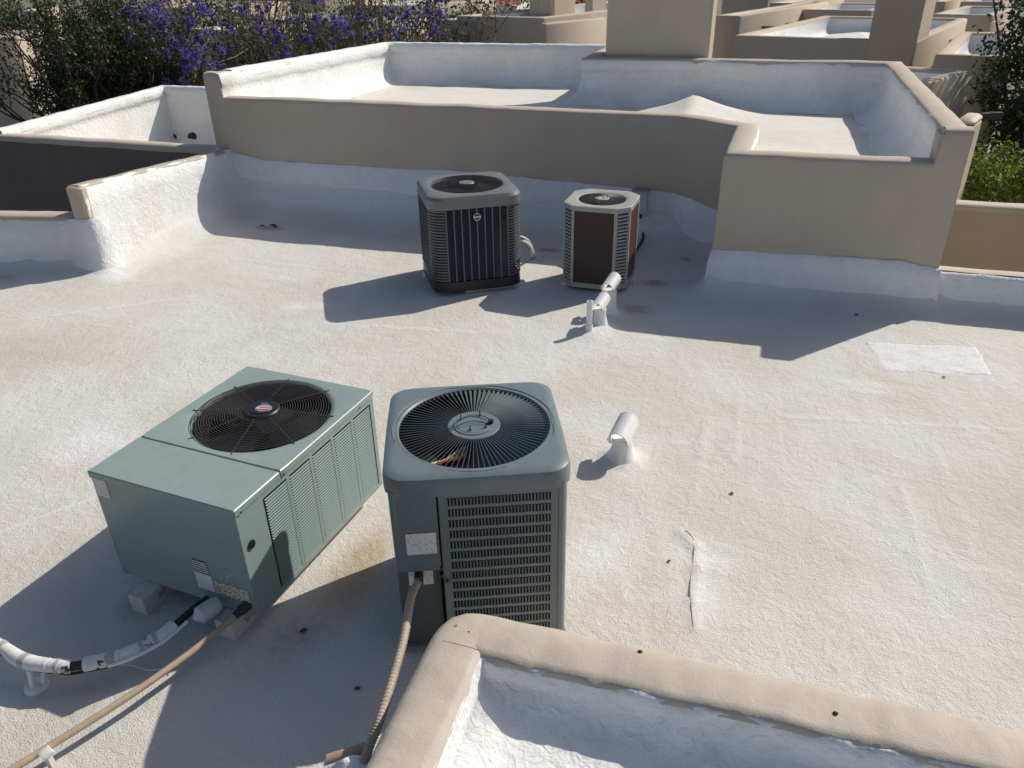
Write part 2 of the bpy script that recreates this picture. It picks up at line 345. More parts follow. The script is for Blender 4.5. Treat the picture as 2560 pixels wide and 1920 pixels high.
quads = np.stack([idx[:-1, :-1], idx[:-1, 1:], idx[1:, 1:], idx[1:, :-1]], -1)[cell]
used = np.zeros(ny*nx, bool); used[quads.ravel()] = True; rem = np.cumsum(used)-1
me = bpy.data.meshes.new('roof_deck')
me.from_pydata(np.stack([X, Y, Z], -1).reshape(-1, 3)[used].tolist(), [], rem[quads].tolist())
for nm, arr in (('stain', stain), ('damp', damp), ('clean', clean)):
    at = me.attributes.new(nm, 'FLOAT', 'POINT'); at.data.foreach_set('value', arr.reshape(-1)[used].astype(np.float32))
me.polygons.foreach_set('use_smooth', [True]*len(me.polygons)); me.materials.append(m_deck)
deck = tag(link('roof_deck', me), 'white coated flat roof with coved edges and tan stains', None, None, 'structure')
def deck_z(x, y):
    i = int(round((y-gy[0])/GS)); j = int(round((x-gx[0])/GS)); return float(Z[max(0, min(ny-1, i)), max(0, min(nx-1, j))])
# raised repair patches on the deck
def patch(corners, h=.005):
    c = [atz(*q) for q in corners]; n = 34; mb = MB(); rows = []
    for j in range(n+1):
        row = []
        for i in range(n+1):
            p = c[0].lerp(c[1], i/n).lerp(c[3].lerp(c[2], i/n), j/n); ed = min(i, j, n-i, n-j)
            p = p+Vector((nz(p.x, p.y, 1, 7)*.03+nz(p.x, p.y, 1, 40)*.012, nz(p.x, p.y, 5, 7)*.03+nz(p.x, p.y, 6, 40)*.012, 0)); p.z = deck_z(p.x, p.y)+(h+.002*nz(p.x, p.y, 2, 30) if ed else -.003); row.append(p)
        rows.append(row)
    mb.loft(rows, closed=False); return build('coating_patch', mb, m_patch, deck, True)
m_patch = mat('fresh_coating', (.83, .83, .815), .7, var=.1, vs_=60, bump=1., bs=90, dist=.012, spec=.3, col2=(.72, .70, .66), c2scale=9, c2lo=.5, c2hi=.75)
patch([(1866, 740), (2112, 750), (2147, 813), (1905, 803)])

pts = smooth_pts = [atz(*q) for q in ((1466, 1150), (1484, 1148), (1497, 1162), (1500, 1185), (1497, 1215), (1492, 1250), (1490, 1290), (1494, 1325), (1497, 1360))]
build('coating_crack', MB().tube([(p.x, p.y, deck_z(p.x, p.y)+.001) for p in pts], [.002, .004, .004, .003, .003, .003, .004, .004, .001], 5), mat('shadowed_crack', (.42, .385, .33), .9, var=.3, vs_=60), deck)  # crack line coloured darker, with the thin shadow along it painted in

# ground far below and the sheet to the horizon
mb = MB(); mb.add([(-400, -200, -3.4), (400, -200, -3.4), (400, 900, -3.4), (-400, 900, -3.4)], [(0, 1, 2, 3)])
tag(build('ground', mb, m_ground), None, None, None, 'structure')

# ================================================================== UPPER ROOF BEHIND (wall A, block B)
ub = thing('stucco_building', 'large tan stucco roof block with white-lined parapets behind the two rear units', 'building', (0, 0, 0))
wt = .21
mb = MB(); front = [(-6.62, WA, 1.652), (-6.42, WA, 1.645), (-6.395, WA, 1.372), (-3.2, WA, 1.36), (-.85, WA, 1.337), (-.245, 8.12, 1.335), (-.285, WB, 1.285), (1.375, WB, 1.285), (1.40, WB, 1.54), (1.605, WB, 1.545)]
sweep(mb, front, cap_prof(wt, -1), jit=.008, cap0=True, cap1=True); build('front_wall', mb, [m_tan], ub, True, 60)
mb = MB(); back = [(1.6, WB+.03, 1.545), (1.6, 11.52, 1.59), (-2.3, 11.52, 1.60), (-2.3, 13.2, 1.6), (-6.45, 13.2, 1.605), (-6.615, WA+.03, 1.645)]
sweep(mb, back, cap_prof(wt+.01, -1), jit=.008, cap0=True, cap1=True, seed=4); build('back_wall', mb, [m_tan], ub, True, 60)
zu = 1.0
mb = MB(); sweep(mb, [(-6.45, WA, 1.372), (-.85, WA, 1.337), (-.245, 8.12, 1.335), (-.285, WB, 1.285), (1.42, WB, 1.285)], in_prof(wt, zu, .12), jit=.008, seed=2)
build('front_inner_coating', mb, m_white, ub, True, 70)
for x0, x1, y0, y1, zt in ((1.364, 1.592, WB+.012, WB+.25, 1.528), (-6.605, -6.40, WA+.012, WA+.25, 1.628)):
    build('corner_pier', MB().bbox(x0, x1, y0, y1, .9, zt, .03), m_tan, ub, True, 40)
mb = MB(); sweep(mb, back, in_prof(wt+.01, zu, .3, -.035), jit=.016, seed=9); bic = build('back_inner_coating', mb, m_white, ub, True, 70)
# upper floor with the cricket between the two halves
ux = np.arange(-6.5, 1.5, .07); uy = np.arange(7.1, 13.1, .07); UX, UY = np.meshgrid(ux, uy)
up_poly = [(-6.5, 8.6), (-.75, 8.6), (-.13, 8.2), (-.15, 7.2), (1.45, 7.2), (1.45, 11.35), (-2.35, 11.35), (-2.35, 13.05), (-6.4, 13.05)]
pk = atz(1500, 205, 1.24)
UZ = zu + np.array([[nz(x, y, 1, .8)*.02+nz(x, y, 1, 3)*.006 for x in ux] for y in uy])
dd = np.abs(UX-pk.x)/1.0+np.abs(UY-pk.y)/2.2; UZ = UZ+.25*np.clip(1-dd, 0, 1)**1.7
mk = inside(UX, UY, up_poly); ck = mk[:-1, :-1] | mk[1:, 1:]
ui = np.arange(UX.size).reshape(UX.shape); uq = np.stack([ui[:-1, :-1], ui[:-1, 1:], ui[1:, 1:], ui[1:, :-1]], -1)[ck]
mb = MB(); mb.v = np.stack([UX, UY, UZ], -1).reshape(-1, 3).tolist(); mb.f = uq.tolist(); build('roof_floor', mb, m_upper, ub, True)
# white base band on the faces towards the main deck
mb = MB(); sweep(mb, [(-6.62, WA, .74), (-6.45, WA, .70), (-5.95, WA, .615), (-3.3, WA, .62), (-.85, WA, .53), (-.24, 8.12, .44)], [(-.006, 't', .012), (-.022, 't', 0), (-.026, 'a', .4), (-.035, 'a', .3), (-.05, 'a', .1)], jit=.014, js=4, seed=21)
build('base_coating', mb, m_white, ub, True, 70)
mb = MB(); sweep(mb, [(-.262, 7.8, .46), (-.285, WB, .40), (1.3, WB, .44), (1.6, WB, .40), (1.6, 7.3, .36)], [(-.004, 't', .01), (-.02, 't', 0), (-.03, 't', -.12), (-.035, 'a', .2), (-.05, 'a', .03)], jit=.014, js=4, seed=23)
build('base_coating', mb, m_white, ub, True, 70)
# chimney standing on the back parapet
c0 = aty(1310, 112, 11.58); c1 = aty(1532, 113, 11.58); mb = MB()
mb.bbox(c0.x, c1.x, 11.5, 12.25, 1.3, 2.62, .03); ch = build('chimney', mb, m_tan, ub, True, 40)
mb = MB(); mb.bbox(c0.x-.05, c1.x+.05, 11.45, 12.3, 2.62, 2.72, .03); build('chimney_cap', mb, m_cap, ch, True, 40)
# repair outline on the inside of the back wall
from mathutils.bvhtree import BVHTree
def hits(o, pts, lift=.001):
    me_ = o.data; bv = BVHTree.FromPolygons([v.co.copy() for v in me_.vertices], [tuple(p.vertices) for p in me_.polygons]); out = []
    for x, y in pts:
        h = bv.ray_cast(O, ray(x, y).normalized())
        if h[0] is not None: out.append(h[0]-ray(x, y).normalized()*lift)
    return out
m_crack = mat('crack', (.22, .21, .19), .9)

# ================================================================== LEFT: lower roof, void, stub wall, low parapet
lb = thing('stucco_building', 'lower roof block at left with dark brown front wall and bright white lining', 'building')
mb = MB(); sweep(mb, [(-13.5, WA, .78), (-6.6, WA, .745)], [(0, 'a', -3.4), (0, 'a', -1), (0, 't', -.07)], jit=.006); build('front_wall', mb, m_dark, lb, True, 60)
mb = MB(); sweep(mb, [(-13.5, WA, .78), (-6.6, WA, .745)], [(-.004, 't', -.08), (-.008, 't', -.03), (.02, 't', 0), (.18, 't', 0), (.2, 't', -.03), (.2, 'a', 0)], jit=.008); build('front_cap', mb, m_cap, lb, True, 60)
lw = [(-6.7, 12.2, .925), (-10.42, 12.2, .95), (-10.46, 8.6, .81)]
mb = MB(); sweep(mb, lw, cap_prof(.2, -3.4), jit=.008, seed=31, cap1=True); build('side_wall', mb, m_tan, lb, True, 60)
mb = MB(); sweep(mb, lw, in_prof(.2, 0, .2), jit=.018, js=4, seed=33); build('inner_coating', mb, m_white, lb, True, 70)
mb = MB(); mb.add([(-10.4, 8.6, .0), (-6.6, 8.6, .0), (-6.6, 12.1, .0), (-10.4, 12.1, .0)], [(0, 1, 2, 3)]); build('roof_floor', mb, m_upper, lb)
for x, y, r in ((376, 299, .075), (416, 297, .085)):
    p = aty(x, y, 11.97); mb = MB(); mb.tube([(p.x, 11.945, p.z), (p.x, 12.05, p.z)], r, 14); build('scupper', mb, m_blk2, lb, True, 40)
def over(path, w, parent, seed, sg=1):
    mb = MB(); sweep(mb, path, [(sg*.05, 't', -.006), (sg*.07, 't', .008), (sg*.13, 't', .012), (sg*(w-.02), 't', .008), (sg*(w+.01), 't', -.03), (sg*(w+.012), 't', -.09)], jit=.009, js=5, step=.08, seed=seed); return build('top_coating', mb, m_white, parent, True, 70)
over(lw, .2, lb, 71); over([(-2.4, 13.2, 1.6), (-6.45, 13.2, 1.605), (-6.615, WA+.3, 1.648)], .22, ub, 72)
# void floor side walls
sw = thing('parapet_wall', 'short white-coated stub wall with tan end, left of the rear roof corner', 'wall')
mb = MB(); sp_ = [(STUB, 8.52, .745), (STUB, 7.93, .775), (STUB, 6.04, .885)]
sweep(mb, sp_, [(.005, 't', -.02), (-.03, 't', .004), (-.15, 't', -.004), (-.172, 't', -.03), (-.175, 'a', -.5), (-.175, 'a', -3.4)], jit=.008, seed=41); build('cap', mb, m_cap, sw, True, 60)
mb = MB(); sweep(mb, sp_, [(-.02, 't', .0), (.012, 't', -.03), (.016, 't', -.2), (.018, 'a', .5), (.022, 'a', .3), (.03, 'a', .05)], jit=.02, js=5, step=.07, seed=43); build('coating', mb, m_white, sw, True, 70)
build('end_face', MB().bbox(STUB-.175, STUB+.018, 6.0, 6.1, .42, .878, .02), m_tan, sw, True, 40)
mb = MB(); sweep(mb, [(STUB-.3, 6.0, .52), (STUB-.17, 5.995, .53), (STUB+.0, 5.99, .55), (STUB+.05, 6.02, .55), (STUB+.06, 6.2, .55)], [(-.0, 't', .01), (-.012, 't', -.01), (-.02, 'a', .3), (-.04, 'a', .12), (-.1, 'a', .0)], jit=.012, js=8, step=.04, seed=77); build('end_coating', mb, m_white, sw, True, 70)
lp = thing('parapet_wall', 'low white parapet with thin tan cap at the far left edge of the roof', 'wall')
lpp = [(-9.2, 5.40, .6), (STUB-.1, 6.05, .565)]
mb = MB(); sweep(mb, lpp, [(-.012, 't', -.05), (0, 't', -.015), (.03, 't', 0), (.17, 't', 0), (.2, 't', -.03), (.2, 'a', -.5), (.2, 'a', -3.4)], jit=.008, seed=45); build('cap', mb, m_cap, lp, True, 60)
mb = MB(); sweep(mb, lpp, [(-.004, 't', -.035), (-.02, 't', -.05), (-.024, 'a', .3), (-.03, 'a', .15), (-.05, 'a', .02)], jit=.014, js=4, seed=47); build('coating', mb, m_white, lp, True, 70)
# right edge: low coated curb and the wall beyond it
rc = thing('parapet_wall', 'low white coated curb right of the tan block at the roof edge', 'wall')
mb = MB(); cpth = [(1.62, WC, .355), (4.6, WC, .34)]
sweep(mb, cpth, [(-.05, 'a', .03), (-.03, 'a', .16), (-.015, 't', -.04), (.0, 't', -.005), (.04, 't', 0)], jit=.008, seed=51); build('coating', mb, m_white, rc, True, 70)
mb = MB(); sweep(mb, cpth, [(.03, 't', 0.004), (.05, 't', .012), (.14, 't', .008), (.16, 't', -.02), (.16, 'a', -3.4)], jit=.005, seed=52); build('cap', mb, m_cap, rc, True, 60)
cw = thing('stucco_wall', 'plain brown stucco wall below the bright green bush at the right edge', 'wall')
p = aty(2062, 440, 9.2); mb = MB(); cp = [(1.75, 9.2, p.z), (6.5, 9.2, p.z-.01)]
sweep(mb, cp, [(0, 'a', -3.4), (0, 'a', -1), (0, 't', -.06)], jit=.006, seed=55); build('wall_face', mb, mat('ochre_stucco', (.46, .385, .29), .9, var=.04, vs_=2, bump=.3, bs=120, dist=.002), cw, True, 60)
mb = MB(); sweep(mb, cp, [(-.004, 't', -.07), (-.008, 't', -.03), (.03, 't', 0), (.18, 't', 0), (.2, 't', -.03), (.2, 'a', -3.4)], jit=.006, seed=56); build('cap', mb, m_cap, cw, True, 60)

# near parapet at the bottom right corner
npw = thing('parapet_wall', 'thick tan capped parapet corner in the foreground with white lining', 'wall')
zn = .6; npath = [(3.4, 2.05, zn), (-.79, 2.03, zn), (-.85, 2.015, zn), (-.897, 1.978, zn), (-.924, 1.925, zn), (-.933, 1.86, zn), (-.942, .3, zn)]
npath2 = [(3.4, 2.05, zn), (-.934, 2.03, zn), (-.942, .3, zn)]
pr = [(0, 'a', -.02), (0, 'a', .3), (0, 't', -.09), (.005, 't', -.045), (.018, 't', -.018), (.045, 't', -.002), (.08, 't', .004), (.13, 't', .004), (.185, 't', .0), (.212, 't', -.006), (.224, 't', -.03)]
mb = MB(); sweep(mb, npath, pr, step=.022, jit=.0075, js=7, seed=61); ncap = build('cap', mb, m_cap, npw, True, 70)
mb = MB(); zf = .40; pr = [(.208, 't', -.014), (.222, 't', -.02), (.229, 't', -.05)]
for k in range(0, 9):
    t = k/8*PI/2; pr.append((.234+.17*(1-math.cos(t)), 'a', zf+.14*(1-math.sin(t))))
pr.append((.65, 'a', zf-.003)); 
sweep(mb, npath2, pr, step=.03, jit=.016, js=9, seed=63); build('inner_coating', mb, m_white, npw, True, 75)
mb = MB(); mb.add([(-.6, .2, zf-.02), (3.4, .2, zf-.02), (3.4, 1.75, zf-.02), (-.6, 1.6, zf-.02)], [(0, 1, 2, 3)]); build('roof_floor', mb, m_white, npw)
mb = MB(); mb.tube(hits(ncap, [(912, 1374), (935, 1379), (960, 1385), (985, 1391), (1010, 1397), (1034, 1404)], .0), .0018, 4); build('crack', mb, m_crack, npw)
mb = MB(); p = hits(ncap, [(985, 1352)])[0]; mb.tube([p-Vector((0, 0, .004)), p+Vector((0, 0, .003))], [.008, .006], 8); build('screw_head', mb, m_galv, npw, True)

# ================================================================== UNIT 1: horizontal sage-green condenser
def fan(parent, c, r, z, nb=3, hub=.06, m=m_black):
    for k in range(nb):
        mb = MB(); rings = []
        for j in range(9):
            t = 2*PI*k/nb+(j/8-.5)*1.5; dz = (j/8-.5)*.07
            rings.append([(c[0]+q*math.cos(t+.25*q/r), c[1]+q*math.sin(t+.25*q/r), z+dz*q/r) for q in (hub*.8, r*.45, r*.75, r*.95)])
        mb.loft(rings, closed=False); mb2 = MB(); mb2.v = mb.v+[(x, y, zz-.004) for x, y, zz in mb.v]; n = len(mb.v); mb2.f = mb.f+[tuple(i+n for i in reversed(f)) for f in mb.f]
        build('fan_blade', mb2, m, parent, True, 60)
    mb = MB(); mb.disc((c[0], c[1], z-.14), hub, .15, 20); build('fan_motor', mb, m_blk2, parent, True, 40)
def label_plate(parent, x0, x1, z0, z1, m, y=-.002, name='label_sticker'):
    mb = MB(); mb.box(x0, x1, y-.001, y+.001, z0, z1); return build(name, mb, m, parent)

W1, L1, T1 = .833, 1.116, .73
u1 = thing('air_conditioner', 'wide sage-green horizontal condenser with wire fan grille and ribbed side, front left', 'air conditioner', (-2.769, 2.21, 0), -.087)
mb = MB(); mb.box(.0, .004, 0, L1, .11, T1-.02); build('left_panel', mb, m_u1, u1)
mb = MB(); mb.bbox(.004, W1-.004, 0, .01, .11, T1-.02, .002)
# front panel material: paint with white overspray specks low at the right
m_u1p = m_u1.copy(); m_u1p.name = 'sage_paint_speckled'; t = m_u1p.node_tree; N = t.nodes; L = t.links; b = N['Principled BSDF']
src = b.inputs['Base Color'].links[0].from_socket; tc = N.new('ShaderNodeTexCoord')
vo = N.new('ShaderNodeTexVoronoi'); vo.inputs['Scale'].default_value = 75; L.new(tc.outputs['Object'], vo.inputs['Vector'])
dm = N.new('ShaderNodeVectorMath'); dm.operation = 'DISTANCE'; dm.inputs[1].default_value = (.70, 0, .31); L.new(tc.outputs['Object'], dm.inputs[0])
th = N.new('ShaderNodeMapRange'); th.inputs[1].default_value = .0; th.inputs[2].default_value = .14; th.inputs[3].default_value = .34; th.inputs[4].default_value = .0; L.new(dm.outputs['Value'], th.inputs[0])
lt = N.new('ShaderNodeMath'); lt.operation = 'LESS_THAN'; L.new(vo.outputs['Distance'], lt.inputs[0]); L.new(th.outputs[0], lt.inputs[1])
mx = N.new('ShaderNodeMix'); mx.data_type = 'RGBA'; L.new(lt.outputs[0], mx.inputs[0]); L.new(src, mx.inputs[6]); mx.inputs[7].default_value = (.7, .72, .7, 1); L.new(mx.outputs[2], b.inputs['Base Color'])
build('front_panel', mb, m_u1p, u1)
mb = MB(); mb.box(.004, W1-.004, L1-.006, L1, .11, T1-.02); build('back_panel', mb, m_u1, u1)
mb = MB(); mb.box(.01, W1-.01, .01, L1-.01, .1, .125); build('base_pan', mb, m_u1, u1)
# ribbed right side
mb = MB(); mb.box(W1-.006, W1, 0, .175, .11, T1-.02); build('side_panel', mb, m_u1, u1)
mb = MB(); mb.box(W1-.006, W1, 1.085, L1, .11, T1-.02); build('corner_post', mb, m_u1, u1)
mb = MB(); mb.box(W1-.006, W1, .175, 1.085, .665, T1-.02); build('top_rail', mb, m_u1, u1)
mb = MB(); mb.box(W1-.006, W1, .175, 1.085, .11, .137); build('bottom_rail', mb, m_u1, u1)
for i in range(4):
    y = .175+.182*(i+1); mb = MB(); mb.box(W1-.007, W1+.001, y-.011, y+.011, .137, .665); build('mullion', mb, m_u1, u1)
mb = MB(); mb.box(W1-.05, W1-.028, .17, 1.09, .12, .7); build('coil', mb, m_blk2, u1)
mb = MB(); ln = .160; q = [(.0015, .0025), (.0028, .0036), (-.0016, .0105), (-.003, .0097)]
mb.loft([[(x, -ln/2, z) for x, z in q], [(x, -ln/2+.006, z-.0045) for x, z in q], [(x, ln/2-.006, z-.0045) for x, z in q], [(x, ln/2, z) for x, z in q]], True, True)
base_slat = None
for i in range(5):
    for k in range(33):
        y = .175+.182*i+.091; z = .139+k*.016
        if base_slat is None: base_slat = build('louver_slat', mb, m_u1f, u1); o = base_slat
        else: o = base_slat.copy(); scene.collection.objects.link(o); o.parent = u1
        o.location = (W1, y, z-.004)
mb = MB(); mb.tube([(W1-.02, .052, .505), (W1+.008, .052, .505)], [.021, .021], 16); g_ = build('grommet', mb, m_black, u1, True, 40)
# top in two panels
FC = (.428, .708); FR = .348; NA = 96
def top_ring(x0, x1, y0, y1, r, z, ins=0):
    cx, cy = FC; out = []
    for t in angs(NA):
        # ray from the fan centre to the rectangle
        c, s_ = math.cos(t), math.sin(t); k = 9
        if c > 1e-9: k = min(k, (x1-ins-cx)/c)
        if c < -1e-9: k = min(k, (x0+ins-cx)/c)
        if s_ > 1e-9: k = min(k, (y1-ins-cy)/s_)
        if s_ < -1e-9: k = min(k, (y0+ins-cy)/s_)
        out.append((cx+c*k, cy+s_*k, z))
    # snap nearest samples to the corners, cut by r
    for ax, ay in ((x0+ins, y0+ins), (x1-ins, y0+ins), (x1-ins, y1-ins), (x0+ins, y1-ins)):
        j = min(range(NA), key=lambda i: (out[i][0]-ax)**2+(out[i][1]-ay)**2); sx = 1 if ax < cx else -1; sy = 1 if ay < cy else -1
        out[j] = (ax+sx*r*.3, ay+sy*r*.3, z)
    return out
def circ(c, r, z, n=NA): return [(c[0]+r*math.cos(t), c[1]+r*math.sin(t), z) for t in angs(n)]
mb = MB(); a = (-.006, W1+.006, .312, L1+.008)
mb.loft([top_ring(*a, .01, T1-.034), top_ring(*a, .01, T1-.004), top_ring(*a, .012, T1, .004), circ(FC, FR+.03, T1), circ(FC, FR+.012, T1-.003), circ(FC, FR, T1-.012), circ(FC, FR-.004, T1-.09), circ(FC, FR-.004, T1-.2)])
build('fan_panel', mb, m_u1, u1, True, 35)
mb = MB(); mb.bbox(-.006, W1+.006, -.008, .308, T1-.034, T1, .005); build('access_panel', mb, m_u1, u1)
mb = MB(); mb.disc((*FC, T1-.205), FR-.006, .003, 48); mb.disc((*FC, T1-.21), .36, .004, 40); build('fan_well', mb, m_blk2, u1)
mb = MB(); mb.loft([circ(FC, FR-.008, T1-.02), circ(FC, FR-.008, T1-.2)]); build('fan_shroud', mb, m_blk2, u1, True)
fan(u1, FC, FR-.02, T1-.1)
def wiregrille(parent, c, r0, r1, n, z, dome, spokes, wr, m, off=0, over=.03):
    mb = MB()
    for k in range(n):
        r = r0+(r1-r0)*k/(n-1); mb.ringwire((c[0], c[1], z+dome*(1-(r/r1)**2)), r, wr, 64)
    for k in range(spokes):
        t = 2*PI*k/spokes+off; pts = [(c[0]+q*math.cos(t), c[1]+q*math.sin(t), z+dome*(1-min(1, q/r1)**2)-wr*1.6) for q in np.linspace(r0*.7, r1+over, 8)]
        mb.tube(pts, wr*1.5, 5)
    return build('fan_grille', mb, m, parent, True, 60)
wiregrille(u1, FC, .092, FR+.004, 21, T1+.004, .022, 8, .002, m_wire, .28)
mb = MB(); mb.disc((*FC, T1+.012), .092, .02, 32, bev=.006); hb = build('fan_hub', mb, m_black, u1, True, 40)
mb = MB(); mb.disc((*FC, T1+.032), .06, .004, 32, bev=.002); build('hub_cap', mb, m_black, hb, True, 40)
def text(parent, s, size, loc, rot, m, name='lettering', ext=.0006):
    cu = bpy.data.curves.new(name, 'FONT'); cu.body = s; cu.size = size; cu.extrude = ext; cu.align_x = 'CENTER'; cu.align_y = 'CENTER'
    ob = bpy.data.objects.new(name, cu); dg = bpy.context.evaluated_depsgraph_get(); scene.collection.objects.link(ob); dg.update()
    me = bpy.data.meshes.new_from_object(ob.evaluated_get(dg)); scene.collection.objects.unlink(ob); bpy.data.objects.remove(ob)
    me.materials.clear(); me.materials.append(m); o = link(name, me, parent); o.location = loc; o.rotation_euler = rot; return o
def ell(c, a, b, h, ang=0, n=28):
    mb = MB(); ca, sa = math.cos(ang), math.sin(ang); rg = []
    for z in (0, h): rg.append([(c[0]+a*math.cos(t)*ca-b*math.sin(t)*sa, c[1]+a*math.cos(t)*sa+b*math.sin(t)*ca, c[2]+z) for t in angs(n)])
    mb.loft(rg, True, True); return mb
bz = T1+.036; ba = .38
build('badge', ell((FC[0]+.016, FC[1]-.002, bz), .042, .034, .0014, ba), m_silver, hb); build('badge_oval', ell((FC[0]+.018, FC[1]-.01, bz+.0014), .035, .016, .0012, ba), m_red, hb)
text(hb, 'Rheem', .022, (FC[0]+.018, FC[1]-.01, bz+.0034), (0, 0, ba), m_chalk); text(hb, 'ECI', .024, (FC[0]-.006, FC[1]+.036, bz+.001), (0, 0, ba), m_silver)
label_plate(u1, .008, .090, .594, .698, m_lab1); label_plate(u1, .506, .592, .285, .362, m_lab2); label_plate(u1, .500, .600, .186, .284, mat('sticker_blank', (.70, .69, .67), .5, var=.05))
label_plate(u1, .606, .806, .186, .262, m_lab3)
for x in (.012, W1-.05): build('corner_clip', MB().box(x, x+.012, -.004, 0, .11, .15), m_u1, u1)
for x, y, z in ((W1+.007, .33, .70), (W1+.007, .98, .70), (W1+.007, .03, .70)): build('screw', MB().tube([(x-.003, y, z), (x+.004, y, z)], .005, 8), m_wire, u1)
# blocks it stands on: things of their own
def block(x, y, rz, ln, wd, h, label):
    mb = MB(); nx_, ny_ = 3, 12; rings = []
    for j in range(ny_+1):
        yy = ln*j/ny_; rg = []
        for (px, pz) in ((0, 0), (wd, 0), (wd, h*.5), (wd, h*.93), (wd*.93, h), (wd*.5, h), (wd*.07, h), (0, h*.93), (0, h*.5)):
            e = noise.noise_vector(Vector((px*20+x*7, yy*14, pz*20)))*.004
            rg.append((px-wd/2+e.x, yy+e.y, pz+e.z*.5))
        rings.append(rg)
    mb.loft(rings, True, True); o = build('support_block', mb, m_wood, None, True, 40); o.location = (x, y, -.003); o.rotation_euler = (0, 0, rz)
    return tag(o, label, 'block', 'blocks under the units')
block(-2.60, 2.09, -.087, 1.15, .095, .103, 'white painted wooden block under the left end of the sage-green unit')
block(-2.09, 2.07, -.087, 1.15, .095, .103, 'white painted wooden block beneath the conduit end of the sage-green unit')

# ================================================================== UNIT 3: upright slate condenser
W3, T3 = .742, .985
u3 = thing('air_conditioner', 'slate-grey upright condenser with radial fan grille and slotted front, front centre', 'air conditioner', (-1.243, 2.202, 0), .386)
C3 = (W3/2, W3/2); F3 = .328
def rrc(c, a, r, z, n=NA, bulge=0):
    out = []
    for t in angs(n):
        x, y = rr(t, a, a, r); k = 1+bulge*(1-min(1, (min(abs(x), abs(y))/a))**2); out.append((c[0]+x*k, c[1]+y*k, z))
    return out
h3 = W3/2
mb = MB(); mb.loft([rrc(C3, h3-.012, .08, .89, bulge=.0), rrc(C3, h3+.010, .09, .893, bulge=.012), rrc(C3, h3+.010, .09, T3-.035, bulge=.014), rrc(C3, h3+.004, .09, T3-.012, bulge=.014), rrc(C3, h3-.012, .085, T3-.002, bulge=.012), rrc(C3, h3-.03, .08, T3, bulge=.0),
        circ(C3, .356, T3+.001), circ(C3, .353, T3-.003), circ(C3, .335, T3-.001), circ(C3, F3, T3-.008), circ(C3, F3, T3-.03)])
build('top_cover', mb, m_u3, u3, True, 28)
v0 = None
mb = MB()
ri, ro = .112, F3+.004
mb.loft([[(ri, -.0008, 0), (ri, .0008, 0), (ri, .0035, .010), (ri, .0019, .010)], [(.2, -.0035, -.006), (.2, -.0015, -.006), (.2, .0065, .008), (.2, .0045, .008)], [(ro-.02, -.006, -.012), (ro-.02, -.004, -.012), (ro-.02, .009, .006), (ro-.02, .007, .006)], [(ro, -.001, 0), (ro, .001, 0), (ro, .006, .006), (ro, .004, .006)]], True, True)
for k in range(88):
    if v0 is None: v0 = build('grille_vane', mb, mat('slate_vanes', (.10, .122, .132), .4, var=.1), u3); o = v0
    else: o = v0.copy(); scene.collection.objects.link(o); o.parent = u3
    o.location = (*C3, T3-.014); o.rotation_euler = (0, 0, 2*PI*k/88)
mb = MB(); mb.disc((*C3, T3-.014), .116, .012, 40, bev=.003); hb3 = build('fan_hub', mb, m_u3, u3, True, 40)
mb = MB(); mb.disc((*C3, T3-.002), .088, .004, 40, inner=.078); mb.disc((*C3, T3-.003), .075, .004, 40, bev=.002); build('hub_ridge', mb, m_u3, hb3, True, 40)
mb = MB()
for x, y in ((-.055, .045), (.03, .068), (-.018, -.05), (.05, -.035)): mb.tube([(C3[0]+x, C3[1]+y, T3), (C3[0]+x, C3[1]+y, T3+.026)], .0028, 6); mb.disc((C3[0]+x, C3[1]+y, T3+.001), .007, .004, 6)
build('stud', mb, m_wire, hb3)
mb = MB()
for dy, hz in ((.0, .025), (-.02, .014)):
    pts = [(C3[0]-.11+.18*u, C3[1]-.03+dy+.05*math.sin(u*2.4), T3+.004+hz*math.sin(PI*u)) for u in np.linspace(0, 1, 14)]; mb.tube(pts, .0022, 5)
build('motor_lead', mb, m_wire, hb3)
mb = MB(); mb.tube([(C3[0]+.075, C3[1]-.0, T3-.001), (C3[0]+.075, C3[1], T3+.016)], .012, 10); build('grommet', mb, m_black, hb3, True, 40)
fan(u3, C3, F3-.02, T3-.13)
mb = MB(); mb.loft([circ(C3, F3+.002, T3-.02), circ(C3, F3+.002, T3-.25)], False, True); build('fan_well', mb, m_blk2, u3, True)
mb = MB(); bz3 = T3-.06
for j in range(4):
    pts = [(C3[0]-.2+.16*u, C3[1]-.24+.10*u+.012*j, bz3+.012*math.sin(u*5+j)) for u in np.linspace(0, 1, 8)]
    build('lead_wire', MB().tube(pts, .006, 6), (m_copper, m_chalk, m_yel, m_chalk)[j], u3, True)
# body
mb = MB(); mb.loft([rrc(C3, h3-.012, .07, .05), rrc(C3, h3-.012, .07, .9)], True, True)
